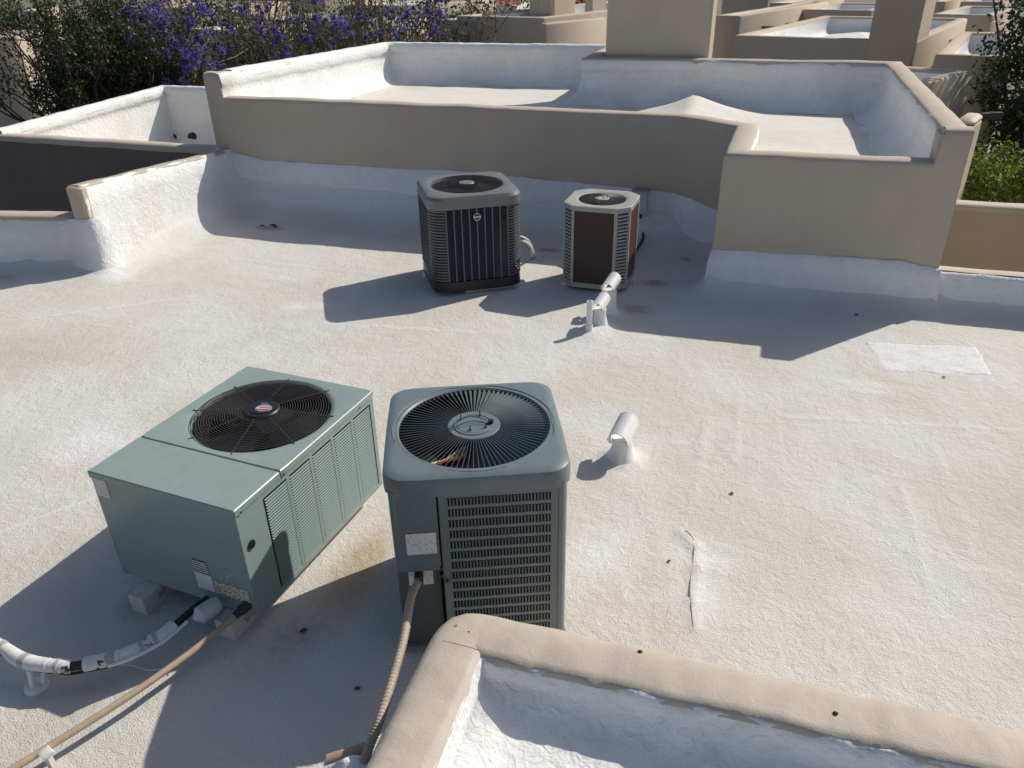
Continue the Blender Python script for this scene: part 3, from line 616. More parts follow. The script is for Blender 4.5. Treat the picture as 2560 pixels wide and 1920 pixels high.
# leave the front recessed behind the panels: shift front samples back
mb.v = [(x, max(y, .055), z) for x, y, z in mb.v]; build('body', mb, m_blk2, u3, True, 30)
mb = MB()
def strip(mb, pts, z0, z1): mb.loft([[(x, y, z0) for x, y in pts], [(x, y, z1) for x, y in pts]], closed=False)
crn = [(.70+.035*math.sin(t)*1.0, .038-.038*math.cos(t)) for t in np.linspace(0, PI/2, 8)]
strip(mb, [(.695, .0)]+crn+[(.737, .72)], .05, .91); build('right_side', mb, m_u3, u3, True, 50)
mb = MB(); strip(mb, [(.005, .72), (.005, .05)]+[(.045-.04*math.cos(t), .042-.042*math.sin(t)) for t in np.linspace(0, PI/2, 8)]+[(.198, 0), (.2, .02)], .5, .91); build('service_panel', mb, m_u3, u3, True, 50)
mb = MB(); strip(mb, [(.005, .72), (.005, .06), (.018, .035), (.035, .03), (.19, .03)], .05, .5); build('lower_panel', mb, mat('slate_paint_inner', (.085, .102, .102), .5, var=.1), u3, True, 40)
mb = MB(); mb.box(.004, .74, .01, .735, .03, .05); build('base_pan', mb, m_u3, u3)
# slotted panel: one part for each row
px0, px1 = .207, .695
rowm = MB(); n_s = 31; sp0, sp1 = .238, .664; pt = (sp1-sp0)/n_s; hh = .040; pit = .0555
rowm.box(px0, sp0, 0, .004, -(pit-hh)/2, hh+(pit-hh)/2); rowm.box(sp1, px1, 0, .004, -(pit-hh)/2, hh+(pit-hh)/2)
rowm.box(sp0, sp1, 0, .004, hh, hh+(pit-hh)/2); rowm.box(sp0, sp1, 0, .004, -(pit-hh)/2, 0)
for k in range(n_s):
    x = sp0+pt*k
    rowm.add([(x, .0, 0), (x+pt*.46, -.003, .002), (x+pt*.46, -.003, hh-.006), (x, .0, hh), (x, .004, 0), (x+pt*.46, .006, .002), (x+pt*.46, .006, hh-.006), (x, .004, hh)],
             [(0, 1, 2, 3), (7, 6, 5, 4), (1, 5, 6, 2), (3, 2, 6, 7), (0, 4, 5, 1)])
r0 = None
for k in range(15):
    if r0 is None: r0 = build('louver_row', rowm, m_u3, u3); o = r0
    else: o = r0.copy(); scene.collection.objects.link(o); o.parent = u3
    o.location = (0, 0, .887-k*pit)
mb = MB(); mb.box(px0, px1, 0, .004, .05, .887-14*pit-(pit-hh)/2); build('bottom_rail', mb, m_u3, u3)
mb = MB(); mb.box(px0-.002, px0, -.001, .004, .05, .93); mb.box(px1, px1+.002, -.001, .004, .05, .93); build('panel_gap', mb, m_black, u3)
mb = MB(); mb.box(.22, .69, .012, .05, .06, .93); build('coil', mb, m_blk2, u3)
for x, z in ((.205, .925), (.44, .93), (.66, .935), (.2, .51), (.2, .47), (.22, .44)): build('screw', MB().tube([(x, .002, z), (x, -.012, z)], .0065, 8), m_wire, u3)
label_plate(u3, .062, .187, .595, .705, m_lab1, -.0025); label_plate(u3, .055, .160, .40, .497, m_lab1, .0275)
mb = MB(); mb.tube([(.10, .03, .47), (.10, -.03, .46)], [.02, .02], 12); build('conduit_connector', mb, m_plastic, u3, True, 40)
text(u3, '^ -', .02, (.11, -.001, .83), (PI/2, 0, 0), m_silver, 'faded_mark')
# legs/pad
block(-1.03, 2.38, .386, .60, .08, .046, 'low block just visible under the front of the slate-grey unit')
block(-.72, 2.52, .386, .60, .08, .046, 'low block under the right half of the slate-grey unit')

# ================================================================== UNIT 2: graphite condenser with louvred corners (rear left)
W2, T2 = .86, .945
u2 = thing('air_conditioner', 'graphite condenser with louvred rounded corners and round badge, rear left', 'air conditioner', (-2.732, 6.216, 0), .55)
C2 = (W2/2, W2/2); h2 = W2/2; F2 = .335
mb = MB(); mb.loft([rrc(C2, h2-.02, .125, .825), rrc(C2, h2+.006, .135, .825), rrc(C2, h2+.006, .135, T2-.035), rrc(C2, h2-.008, .13, T2-.01), rrc(C2, h2-.03, .125, T2), circ(C2, F2+.03, T2), circ(C2, F2+.01, T2-.004), circ(C2, F2, T2-.02), circ(C2, F2, T2-.12)])
build('top_cover', mb, m_u2, u2, True, 28)
mb = MB(); mb.loft([rrc(C2, h2-.01, .15, .035), rrc(C2, h2+.004, .15, .045), rrc(C2, h2-.002, .15, .135), rrc(C2, h2-.02, .15, .14)], True, True); build('base_pan', mb, m_black, u2, True, 40)
mb = MB(); mb.loft([rrc(C2, h2-.04, .13, .1), rrc(C2, h2-.04, .13, .85)]); build('coil', mb, m_blk2, u2, True, 40)
wiregrille(u2, C2, .07, F2+.004, 17, T2-.004, .012, 4, .002, m_wire, .2, .01)
mb = MB(); mb.disc((*C2, T2+.002), .075, .01, 28, bev=.003); build('fan_hub', mb, m_u2, u2, True, 40)
fan(u2, C2, F2-.02, T2-.09); mb = MB(); mb.loft([circ(C2, F2-.004, T2-.03), circ(C2, F2-.004, T2-.2)], False, True); build('fan_well', mb, m_blk2, u2, True)
ribm = None; slm = None; crm = None
def place(o0, k):
    o = o0.copy(); scene.collection.objects.link(o); o.parent = u2; return o
def side_xf(k):
    a = k*PI/2; return Matrix.Translation((C2[0], C2[1], 0)) @ Matrix.Rotation(a, 4, 'Z') @ Matrix.Translation((-C2[0], -C2[1], 0))
mbr = MB(); mbr.box(-.006, .006, -.004, .006, .14, .83)
mbs = MB(); n_l = 46
for j in range(n_l):
    z = .146+j*.0147; mbs.add([(.145, .004, z), (W2-.145, .004, z), (W2-.145, .012, z+.008), (.145, .012, z+.008), (.145, .006, z-.001), (W2-.145, .006, z-.001)], [(0, 1, 2, 3), (1, 0, 4, 5)])
mbc = MB(); n_c = 25
for j in range(n_c):
    z = .15+j*.0272; rg = []
    for t in np.linspace(PI, 1.5*PI, 9):
        ct, st = math.cos(t), math.sin(t); q = lambda r, zz: (.145+r*ct, .145+r*st, zz)
        rg.append([q(.138, z), q(.148, z+.001), q(.148, z+.014), q(.144, z+.016)])
    mbc.loft(rg, True, True)
sl0 = build('louver_panel', mbs, m_u2s, u2); cr0 = build('corner_louvers', mbc, mat('graphite_corner', (.105, .113, .12), .35, var=.05), u2, True, 40); rb0 = build('rib', mbr, mat('graphite_rib', (.105, .112, .12), .38, var=.05), u2)
xs = [.145+(W2-.29)*i/8 for i in range(9)]
for k in range(4):
    T = side_xf(k)
    for o0 in (sl0, cr0):
        o = o0 if k == 0 else place(o0, k); o.matrix_local = T
    for i, x in enumerate(xs):
        o = rb0 if (k == 0 and i == 0) else place(rb0, k); o.matrix_local = T @ Matrix.Translation((x, 0, 0))
bd = ell((0, 0, 0), .034, .034, .004); bo = build('badge', bd, m_chalk, u2); bo.location = (xs[4], -.004, .745); bo.rotation_euler = (PI/2, 0, 0)
b2_ = build('badge_ring', ell((0, 0, .0042), .029, .029, .001), m_black, bo)
mb = MB(); mb.box(-.03, .03, -.008, .008, .005, .007); build('badge_bar', mb, m_chalk, bo)
text(bo, 'RUUD', .016, (0, 0, .0075), (0, 0, 0), m_black)
o = MB(); o.bbox(-.30, .30, -.035, .035, 0, .04, .004); s2 = build('support_rail', o, m_wood); p = atz(1070, 622); s2.location = (p.x, p.y, .0); s2.rotation_euler = (0, 0, .62)
tag(s2, 'white painted rail sticking out under the front of the graphite unit', 'rail')
o = MB(); o.bbox(-.05, .05, -.05, .05, 0, .04, .004); s3 = build('support_block', o, m_wood); p = atz(915, 600); s3.location = (p.x+.03, p.y+.06, 0); s3.rotation_euler = (0, 0, .6)
tag(s3, 'small white block under the left corner of the graphite unit', 'block', 'blocks under the units')

# ================================================================== UNIT 4: eight-sided weathered condenser
W4, T4 = .625, .82
u4 = thing('air_conditioner', 'eight-sided weathered grey condenser with dark brown coil faces, rear right', 'air conditioner', (-1.66, 6.745, 0), -.033)
C4 = (W4/2, W4/2); cch = .115; h4 = W4/2
def octa(h, c, z, cc=C4): return [(cc[0]+x, cc[1]+y, z) for x, y in ((-h+c, -h), (h-c, -h), (h, -h+c), (h, h-c), (h-c, h), (-h+c, h), (-h, h-c), (-h, -h+c))]
def octn(h, c, z, n=NA):
    o8 = octa(h, c, z); out = []
    for t in angs(n):
        d = (math.cos(t), math.sin(t)); best = None
        for i in range(8):
            ax, ay = o8[i][0]-C4[0], o8[i][1]-C4[1]; bx, by = o8[(i+1) % 8][0]-C4[0], o8[(i+1) % 8][1]-C4[1]; ex, ey = bx-ax, by-ay
            den = d[0]*ey-d[1]*ex
            if abs(den) < 1e-9: continue
            k = (ax*ey-ay*ex)/den; s_ = (ax*d[1]-ay*d[0])/den
            if k > 0 and -1e-6 <= s_ <= 1+1e-6: best = k if best is None else min(best, k)
        out.append((C4[0]+d[0]*best, C4[1]+d[1]*best, z))
    return out
F4 = .215
mb = MB(); mb.loft([octn(h4-.012, cch, T4-.045), octn(h4+.006, cch, T4-.045), octn(h4+.006, cch, T4-.004), octn(h4, cch, T4), circ(C4, F4+.03, T4), circ(C4, F4+.015, T4-.004), circ(C4, F4, T4-.012), circ(C4, F4, T4-.1)]); build('top_cover', mb, m_u4, u4, True, 25)
mb = MB(); mb.loft([octa(h4, cch, .04), octa(h4, cch, .085)], True, True); build('base_pan', mb, m_u4, u4)
for k in range(4):
    T = Matrix.Translation((C4[0], C4[1], 0)) @ Matrix.Rotation(k*PI/2, 4, 'Z')
    mb = MB(); mb.box(-h4+cch+.006, h4-cch-.006, -h4+.012, -h4+.02, .085, T4-.045); o = build('coil_face', mb, m_coil_shaded if k == 0 else m_coilred, u4); o.matrix_local = T
    for sx in (-1, 1):
        mb = MB(); mb.box(sx*(h4-cch)-.012, sx*(h4-cch)+.012, -h4, -h4+.014, .085, T4-.045)
        o = build('frame_post', mb, m_u4, u4); o.matrix_local = T
    # slotted chamfer
    mb = MB(); ax, ay, bx, by = h4-cch, -h4, h4, -h4+cch; nn = Vector((1, -1, 0)).normalized()
    def cpnt(u, z, d=0): return (ax+(bx-ax)*u-nn.x*d, ay+(by-ay)*u-nn.y*d, z)
    for u0, u1_ in ((0, .16), (.84, 1)): mb.add([cpnt(u0, .085), cpnt(u1_, .085), cpnt(u1_, T4-.045), cpnt(u0, T4-.045)], [(0, 1, 2, 3)])
    ns = 21; ph = (T4-.13)/ns
    for j in range(ns+1):
        z = .085+ph*j-.004; mb.add([cpnt(.16, z), cpnt(.84, z), cpnt(.84, z+.012), cpnt(.16, z+.012), cpnt(.84, z-.006, -.006), cpnt(.16, z-.006, -.006)], [(0, 1, 2, 3), (0, 5, 4, 1)])
    o = build('slotted_corner', mb, m_u4, u4); o.matrix_local = T
mb = MB(); mb.loft([octa(h4-.04, cch, .09), octa(h4-.04, cch, T4-.05)]); build('inner_shell', mb, m_blk2, u4)
mb = MB(); v4 = None
mb.loft([[(.062, -.001, 0), (.062, .001, 0), (.062, .003, .006), (.062, .001, .006)], [(F4+.004, -.003, -.004), (F4+.004, -.001, -.004), (F4+.004, .005, .006), (F4+.004, .003, .006)]], True, True)
for k in range(60):
    if v4 is None: v4 = build('grille_vane', mb, mat('tarnished_paint', (.16, .145, .12), .5, var=.2), u4); o = v4
    else: o = v4.copy(); scene.collection.objects.link(o); o.parent = u4
    o.location = (*C4, T4-.006); o.rotation_euler = (0, 0, 2*PI*k/60)
mb = MB(); mb.disc((*C4, T4-.008), .066, .012, 28, bev=.003); hb4 = build('fan_hub', mb, m_u4, u4, True, 40)
mb = MB()
for k in range(4): mb.tube([(C4[0]+.045*math.cos(k*PI/2+.4), C4[1]+.045*math.sin(k*PI/2+.4), T4), (C4[0]+.045*math.cos(k*PI/2+.4), C4[1]+.045*math.sin(k*PI/2+.4), T4+.03)], .003, 5)
build('stud', mb, m_wire, hb4)
fan(u4, C4, F4-.015, T4-.08, 4, .05); mb = MB(); mb.loft([circ(C4, F4-.003, T4-.02), circ(C4, F4-.003, T4-.2)], False, True); build('fan_well', mb, m_blk2, u4, True)
for i, (x, y) in enumerate(((1222, 617), (1352, 612))):
    o = MB(); o.bbox(-.06, .06, -.05, .05, 0, .042, .004); s4 = build('support_block', o, m_wood); p = atz(x, y); s4.location = (p.x+.02, p.y+.05, 0)
    tag(s4, ('white block under the left front corner of the eight-sided unit', 'white block under the right front corner of the eight-sided unit')[i], 'block', 'blocks under the units')

# ================================================================== VENTS AND PIPES
def vent(loc, label, sc=1., az=0., hgt=.2):
    v = thing('roof_vent', label, 'vent', (loc.x, loc.y, 0), az, 'hooded roof vents'); z0 = deck_z(loc.x, loc.y)
    mb = MB(); rg = []
    for k, (r, z) in enumerate(((.10, z0-.05), (.075, z0-.01), (.066, z0+.03), (.061, z0+.07), (.060, hgt*.85))):
        rg.append([(r*sc*math.cos(t)*(1+.06*nz(math.cos(t), math.sin(t), z*9+loc.x, 2)), r*sc*math.sin(t)*(1+.06*nz(math.sin(t), math.cos(t), z*9, 2)), z) for t in angs(24)])
    mb.loft(rg, False, True); build('pipe', mb, m_pvc, v, True, 50)
    # hood: a half-open tube lying over the pipe, tipped towards the viewer
    mb = MB(); Rr = .068*sc; Lh = .185*sc; tilt = .34; rings = []
    for j, yy in enumerate(np.linspace(-.5, .5, 7)):
        ro = []; ri_ = []
        for t in np.linspace(-.22*PI, 1.22*PI, 19):
            for lst, rad in ((ro, Rr), (ri_, Rr-.006)):
                x, z = rad*math.cos(t), rad*math.sin(t); cut = .0 if t > 0 and t < PI else .035*abs(math.sin(t))
                y = yy*Lh+(cut if j < 3 else 0); lst.append((x, y*math.cos(tilt)-z*math.sin(tilt)*.2, hgt+z+y*math.sin(tilt)+.012))
        rings.append(ro+ri_[::-1])
    mb.loft(rings, True, True); build('hood', mb, m_pvc, v, True, 50); return v
vent(V1, 'single white hooded vent pipe on the open roof right of the slate-grey unit', 1.0, -.2, .185)
vent(V2, 'lower front hooded vent pipe beside the thin standpipe', .85, -.25, .2)
vent(V3, 'taller rear hooded vent pipe against the eight-sided unit', .9, -.25, .265)
mb = MB(); r = .024; zz = [-.02, .03, .075, .08, .285]; rs = [.034, .033, .032, .026, .026]
rg = [[(rr_*math.cos(t), rr_*math.sin(t), z) for t in angs(16)] for z, rr_ in zip(zz, rs)]
rg += [[(.02*math.cos(t), .02*math.sin(t), .285) for t in angs(16)], [(.02*math.cos(t), .02*math.sin(t), .2) for t in angs(16)]]
mb.loft(rg, True, True); o = build('standpipe', mb, m_pvc, None, True, 40); o.location = (VP.x, VP.y, 0); tag(o, 'thin open white standpipe in front of the hooded vents', 'pipe')

def zb(x, y): return (x*.31646/1.15732, (1400+y*.31646)/1.15732)
def smooth_path(pts, n=10):
    P = [Vector(p) for p in pts]; out = []
    for i in range(len(P)-1):
        p0, p1, p2, p3 = P[max(i-1, 0)], P[i], P[i+1], P[min(i+2, len(P)-1)]
        for k in range(n):
            t = k/n; out.append(.5*((2*p1)+(p2-p0)*t+(2*p0-5*p1+4*p2-p3)*t*t+(3*p1-p0-3*p2+p3)*t**3))
    return out+[P[-1]]
hose = thing('refrigerant_line', 'thick white wrapped insulated line curving from the sage-green unit to the left edge', 'pipe', (0, 0, 0))
hp = [((1640, 300), .15), ((1480, 430), .15), ((1330, 560), .145), ((1210, 640), .14), ((950, 760), .13), ((640, 830), .125), ((480, 840), .125), ((200, 800), .12), ((60, 715), .12), ((-80, 625), .12), ((-260, 500), .12)]
hpath = smooth_path([atz(*zb(*q), z) for q, z in hp], 9)
def seg(a, b): n = len(hpath)-1; return hpath[int(a*n):int(b*n)+1]
mb = MB(); mb.tube(seg(0, .19), .017, 10); build('black_sleeve', mb, m_black, hose, True)
for i, (a, b, r) in enumerate(((.17, .28, .030), (.27, .33, .033), (.325, .41, .029), (.41, .495, .031), (.545, .66, .030), (.64, .76, .032), (.75, 1, .030))):
    mb = MB(); P = seg(a, b); mb.tube(P, [r*(1+.06*nz(p.x, p.y, i, 14)) for p in P], 14); build('insulation_sleeve', mb, m_foam, hose, True, 50)
mb = MB(); mb.tube(seg(.47, .57), .02, 10); build('worn_joint', mb, m_blk2, hose, True)
mb = MB(); P = [p+Vector((.012, -.016, -.022)) for p in seg(.15, 1)]; mb.tube(P, .006, 8); build('black_underline', mb, m_black, hose, True)
mb = MB(); P = [p+Vector((.03, -.025, .0)) for p in seg(.12, .44)]; mb.tube(P, .008, 8); build('copper_line', mb, m_pvc, hose, True)
a = atz(*zb(1680, 372), .165); b_ = atz(*zb(1575, 440), .165)
mb = MB(); d = (b_-a).normalized(); a2 = a-d*.01; mb.tube([a2-d*.03, a2-d*.02, a2, b_, b_+d*.01, b_+d*.03], [.01, .034, .042, .042, .03, .007], 20); build('filter_drier', mb, mat('white_enamel', (.55, .56, .56), .35, var=.04), hose, True, 40)
for f in (.285, .335, .42, .60, .70, .82):
    P = seg(f, f+.02); build('tape_band', MB().tube(P, .0335, 14), mat('grey_tape', (.42, .42, .41), .5, var=.2, vs_=40), hose, True, 50)
# stand under the line
q = atz(*zb(290, 1000)); mb = MB()
for dx, dy in ((-.03, 0), (.035, .01), (.0, -.02)): mb.tube([(q.x+dx*.7, q.y+dy, -.01), (q.x+dx*1.3, q.y+dy+.02, .1)], [.014, .009], 6)
mb.disc((q.x, q.y, -.01), .05, .03, 14, bev=.012); build('line_support', mb, m_pvc, hose, True, 50)
P = [((930, 830), .02), ((1050, 835), .015), ((1180, 870), .012), ((1320, 850), .02), ((1420, 800), .05)]
# tan electrical conduit from unit 1
co = thing('conduit', 'straight tan conduit running from the sage-green unit to the lower left corner', 'conduit')
cpts = [((1925, 380), .165), ((1780, 510), .14), ((1500, 735), .12), ((1100, 1020), .11), ((700, 1280), .105), ((360, 1490), .10), ((100, 1650), .10), ((-300, 1880), .10)]
cpath = smooth_path([atz(*zb(*q), z) for q, z in cpts], 6)
mb = MB(); mb.tube(cpath, .0155, 12); build('tube', mb, m_conduit, co, True)
p = cpath[0]; p2 = cpath[3]; d = (p2-p).normalized(); mb = MB(); mb.tube([p-d*.03, p-d*.028, p+d*.02, p+d*.022, p+d*.05], [.02, .026, .026, .02, .019], 12); build('connector', mb, m_plastic, co, True, 40)
p = atz(*zb(365, 1525), .10); mb = MB(); mb.tube([p-d*.02, p+d*.005, p+d*.02], [.02, .023, .02], 12); build('strap', mb, m_pvc, co, True)
mb = MB(); mb.box(p.x-.012, p.x+.012, p.y-.01, p.y+.01, -.01, .088); build('strap_foot', mb, m_wood, co)
# thin white cable on the deck
mb = MB(); mb.tube(smooth_path([atz(*zb(*q), z) for q, z in P], 8), .0028, 5)
tag(build('cable', mb, m_pvc, None, True), 'thin white cable lying between the wrapped line and the tan conduit', 'cable')
# ribbed flexible conduit of unit 3
fc = thing('flexible_conduit', 'ribbed conduit hanging from the slate-grey unit down beside the foreground parapet', 'conduit')
A = u3.matrix_world; Tm = Matrix.Translation((-1.243, 2.202, 0)) @ Matrix.Rotation(.386, 4, 'Z')
s0 = Tm @ Vector((.10, -.02, .465))
fp = smooth_path([s0, atz(888, 1290, .46), atz(873, 1375, .47), atz(850, 1460, .475), atz(822, 1550, .475), atz(796, 1618, .44), atz(780, 1665, .36)], 40)
mb = MB(); mb.tube(fp, [.0165+.0022*math.sin(i*1.7) for i in range(len(fp))], 12); build('tube', mb, mat('ribbed_conduit', (.40, .33, .25), .6, var=.15, vs_=20), fc, True, 80)
st = thing('pipe_stub', 'flaking tan pipe stub with white coating lumps at the bottom edge beside the parapet', 'pipe')
a = atz(800, 1612, .36); b_ = atz(708, 1642, .33); mb = MB(); mb.tube([a, a.lerp(b_, .5), b_], .02, 12); build('tube', mb, m_conduit, st, True)
mb = MB(); rg = []
for k in range(9):
    t = k/8; c = a.lerp(b_, t*1.05)+Vector((0, -.01, -.02)); rg.append([c+Vector((0, (.03+.014*nz(k, 0, j, 1.3))*math.cos(q), (.026+.016*nz(k, 3, j, 1.3))*math.sin(q))) for j, q in enumerate([2*PI*i/10 for i in range(10)])])
mb.loft(rg[4:], True, True); build('coating_lump', mb, m_white, st, True, 60)
c = atz(770, 1652, .40); mb = MB(); mb.loft([[(c.x+(r*1.5)*math.cos(t)*(1+.2*nz(math.cos(t), math.sin(t), z, 2)), c.y+r*math.sin(t), z) for t in angs(20)] for r, z in ((.075, -.02), (.065, .25), (.055, .36), (.035, .40), (.01, .41))], False, True); build('coating_mound', mb, m_white, st, True, 60)

# disconnect box, its flexible lead and the line set behind the rear units
db = thing('disconnect_box', 'white electrical disconnect box on the wall behind the eight-sided unit', 'box')
p = aty(1386, 432, WA-.03); mb = MB(); mb.bbox(p.x-.09, p.x+.075, WA-.13, WA-.03, p.z-.13, p.z+.12, .006); build('enclosure', mb, mat('grey_box', (.55, .55, .53), .5, var=.06), db)
mb = MB(); mb.bbox(p.x-.098, p.x+.083, WA-.14, WA-.02, p.z+.115, p.z+.13, .003); build('lid', mb, m_galv, db)
mb = MB(); mb.tube(smooth_path([(p.x+.0, WA-.08, p.z-.12), (p.x+.03, WA-.1, p.z-.28), (p.x+.08, WA-.33, deck_z(p.x+.08, WA-.33)+.04), (p.x+.02, WA-.7, deck_z(p.x+.02, WA-.7)+.03), (p.x-.12, 7.45, .06), (p.x-.3, 7.25, .2)], 8), .015, 8); build('flexible_lead', mb, m_plastic, db, True)
ls = thing('refrigerant_line', 'two thin white lines curving to the roof behind the graphite unit', 'pipe')
for i in range(2):
    a = aty(1118, 512+i*8, 6.95); b_ = atz(1150, 558); mb = MB(); mb.tube(smooth_path([a-Vector((.1, 0, 0)), a+Vector((.06, .0, .0)), b_.lerp(a, .4)+Vector((.05, 0, .05)), b_+Vector((.02*i, .03*i, 0)), b_+Vector((0, .05, -.05))], 8), .012, 8); build('tube', mb, m_pvc, ls, True)

# small litter
def leaf(x, y, s, lab, z=None, m=m_leafdead):
    p = atz(x, y, 0 if z is None else z); mb = MB(); rg = []
    for k in range(5):
        t = k/4; wd = s*.35*math.sin(PI*min(.97, max(.06, t))); rg.append([(s*t, -wd, .004+.25*wd), (s*t, 0, .001+.3*s*(t-.5)**2), (s*t, wd, .004+.25*wd)])
    mb.loft(rg, closed=False); mb.v += []; o = build('dry_leaf', mb, m, None, True)
    o.location = (p.x, p.y, (deck_z(p.x, p.y) if z is None else z)+.002); o.rotation_euler = (0, 0, random.uniform(0, 6)); return tag(o, lab, 'leaf', 'dry leaves on the roof')
for x, y, s, lab in ((1582, 1071, .03, 'dark curled leaf on open roof right of the front vent'), (1441, 1217, .025, 'dark leaf bit near the raised crack in the roof'), (665, 1361, .04, 'dark leaf in the shadow between the front units'), (765, 1490, .03, 'tiny dark leaf in shadow left of the ribbed conduit'),
                 (1855, 682, .04, 'dark leaf on shaded cove under the tan block'), (1812, 660, .03, 'small leaf on the cove below the tan block face'), (2112, 620, .03, 'leaf on the shaded curb at right'), (2043, 818, .03, 'leaf at the lower edge of the bright repair patch'), (582, 488, .09, 'long dark leaf in the rear left roof corner'), (598, 493, .08, 'dark leaf beside the long one in the rear left corner'), (560, 489, .07, 'curled leaf nearest the stub wall in the rear left corner')):
    leaf(x, y, s, lab)
for x, y, lab in ((1383, 1408, 'small dark dropping on the middle of the foreground cap'), (1805, 1541, 'round dark dropping on the right part of the foreground cap')):
    p = hits(ncap, [(x, y)])[0]; mb = MB(); mb.loft([[(p.x+r*math.cos(t), p.y+r*.8*math.sin(t), p.z+z) for t in angs(8)] for r, z in ((.008, -.004), (.009, .003), (.004, .007))], True, True); tag(build('dropping', mb, m_leafdead, None, True), lab, 'dropping', 'droppings on the parapet')

# ================================================================== NEIGHBOURING BUILDINGS
def rect(x0, x1, y0, y1, z, b=.05): return [(x0+b, y0, z), (x1-b, y0, z), (x1, y0+b, z), (x1, y1-b, z), (x1-b, y1, z), (x0+b, y1, z), (x0, y1-b, z), (x0, y0+b, z)]
def nb(label, dL, xR, Y0, depth, rot, zbase=-3.4, par=.4, th=.22, m=None, towers=(), spouts=(), inner=True, ridge=0, fixed=None):
    m = m or m_far; P0 = fixed[0] if fixed else aty(dL[0], dL[1], Y0); a = R_(rot); e1 = Vector((math.cos(a), math.sin(a), 0)); e2 = Vector((-math.sin(a), math.cos(a), 0))
    W = fixed[1] if fixed else (atpl(xR, dL[1], P0, e2)-P0).dot(e1); zt = P0.z
    t = thing('stucco_building', label, 'building', (P0.x, P0.y, 0), a)
    D = depth; mb = MB(); mb.loft([rect(0, W, 0, D, zbase), rect(0, W, 0, D, zt-.04), rect(.012, W-.012, .012, D-.012, zt-.012), rect(.04, W-.04, .04, D-.04, zt), rect(th-.03, W-th+.03, th-.03, D-th+.03, zt), rect(th, W-th, th, D-th, zt-.04), rect(th, W-th, th, D-th, zt-par)])
    build('outer_wall', mb, m, t, True, 50)
    mb = MB(); g = th+.01; mb.loft([rect(g, W-g, g, D-g, zt-.05), rect(g, W-g, g, D-g, zt-par+.15), rect(g+.05, W-g-.05, g+.05, D-g-.05, zt-par+.04), rect(g+.15, W-g-.15, g+.15, D-g-.15, zt-par)]); build('inner_coating', mb, m_white, t, True, 60)
    mb = MB(); c = (W/2, D/2, zt-par+ridge); q = rect(g+.1, W-g-.1, g+.1, D-g-.1, zt-par); mb.add(q+[c], [(i, (i+1) % 8, 8) for i in range(8)]); build('roof_floor', mb, m_upper, t)
    for (xa, xb, off, dep, top) in towers:
        Q = P0+e2*off; A_ = (atpl(xa, dL[1], Q, e2)-Q).dot(e1); B_ = (atpl(xb, dL[1], Q, e2)-Q).dot(e1)
        mb = MB(); mb.bbox(A_, B_, off, off+dep, zt-par-.02 if off > .1 else zbase, top, .04); build('chimney', mb, m, t, True, 40)
    for (xs_, ys_) in spouts:   # scuppers out of the right-hand wall
        n = e1; p = atpl(xs_, ys_, P0+e1*W, n); y = (p-P0).dot(e2); mb = MB(); mb.box(W-.05, W+.28, y-.09, y+.09, p.z-.02, p.z+.02); mb.box(W-.05, W+.28, y-.11, y-.09, p.z-.02, p.z+.12); mb.box(W-.05, W+.28, y+.09, y+.11, p.z-.02, p.z+.12)
        build('roof_spout', mb, m_cap, t)
    t['_w'] = W; return t, P0, W, zt
nb('tan roof block with a stout chimney stack just behind the rear white parapet, top centre', (984, 34), 1175, 19, 6.5, -16.5, par=.5, towers=((1142, 1190, 2.6, 1.3, 3.4), (1262, 1278, 3.3, .8, 3.2)))
nb('sunlit tan wall block left of the big chimney, top centre', (1178, 51), 1312, 18.2, 3.5, 66)
nb('long low tan building with the tall square tower, behind the right parapet', (1584, 76), 1985, 17, 6.5, -17, towers=((1877, 1983, -.012, 1.25, 3.6),), spouts=((2050, 98),), ridge=.28)
nb('tan block with wide shaded front right of the square tower', (2013, 30), 2146, 25, 4.5, -20)
nb('shaded brown block beside the tree at the right edge', (2020, 117), 2190, 15.2, 5, -14)
p = aty(2004, 178, 12.0); q = atz(2105, 153, p.z); a_ = math.degrees(math.atan2(q.x-p.x, q.y-p.y)); e_ = Vector((math.cos(R_(-a_)), math.sin(R_(-a_)), 0))*1.3; l_ = p-e_
nb('small sunlit tan enclosure directly behind the right parapet', None, None, None, (q-p).length, -a_, fixed=(l_, 1.3))
p = aty(2066, 256, 9.6); p2 = aty(2108, 257, 9.6); t = thing('stucco_pier', 'little sunlit tan pier against the outside of the right parapet', 'pier', (p.x, p.y, 0), -.35)
build('shaft', MB().bbox(0, p2.x-p.x, 0, .5, -3.4, p.z-.05, .03), m_far, t, True, 40); build('cap', MB().bbox(.003, p2.x-p.x-.003, .003, .497, p.z-.05, p.z, .03), m_cap, t, True, 40)
nb('tan block with long sunlit side right of the big chimney', (1545, 33), 1600, 24, 8.5, -18)
nb('small far tan block beyond the sunlit long one', (1663, 6), 1711, 34, 8, -17)
nb('wide far tan block above the low building with the tower', (1729, 20), 1884, 29, 4.5, -17, ridge=.3)
nb('far tan sliver of roof just right of the tower top', (2016, 3), 2043, 40, 5, -18)
nb('far dark-fronted block at the top right', (2075, 3), 2158, 38, 5, -18)
nb('tan block with sunlit right side at the far left edge', (-90, 82), 38, 17, 2.6, 31)
nb('pale sunlit block behind the left tree', (48, 24), 104, 25, 4, 40)
nb('shaded tan block behind the violet blossoms', (262, 14), 400, 27, 5, -16, towers=((330, 372, 1.5, 1, 2.6),))
nb('low tan block seen through the twigs left of centre', (398, 62), 490, 23, 4, -16)
nb('tan building with sunlit corner behind the bare twigs', (740, 10), 862, 31, 6, -20)
nb('brown wall low behind the middle of the bare twigs', (520, 40), 760, 27, 4, -16)
nb('far pale roof strip at the top of the picture behind the jacaranda', (480, -8), 700, 44, 6, -16)
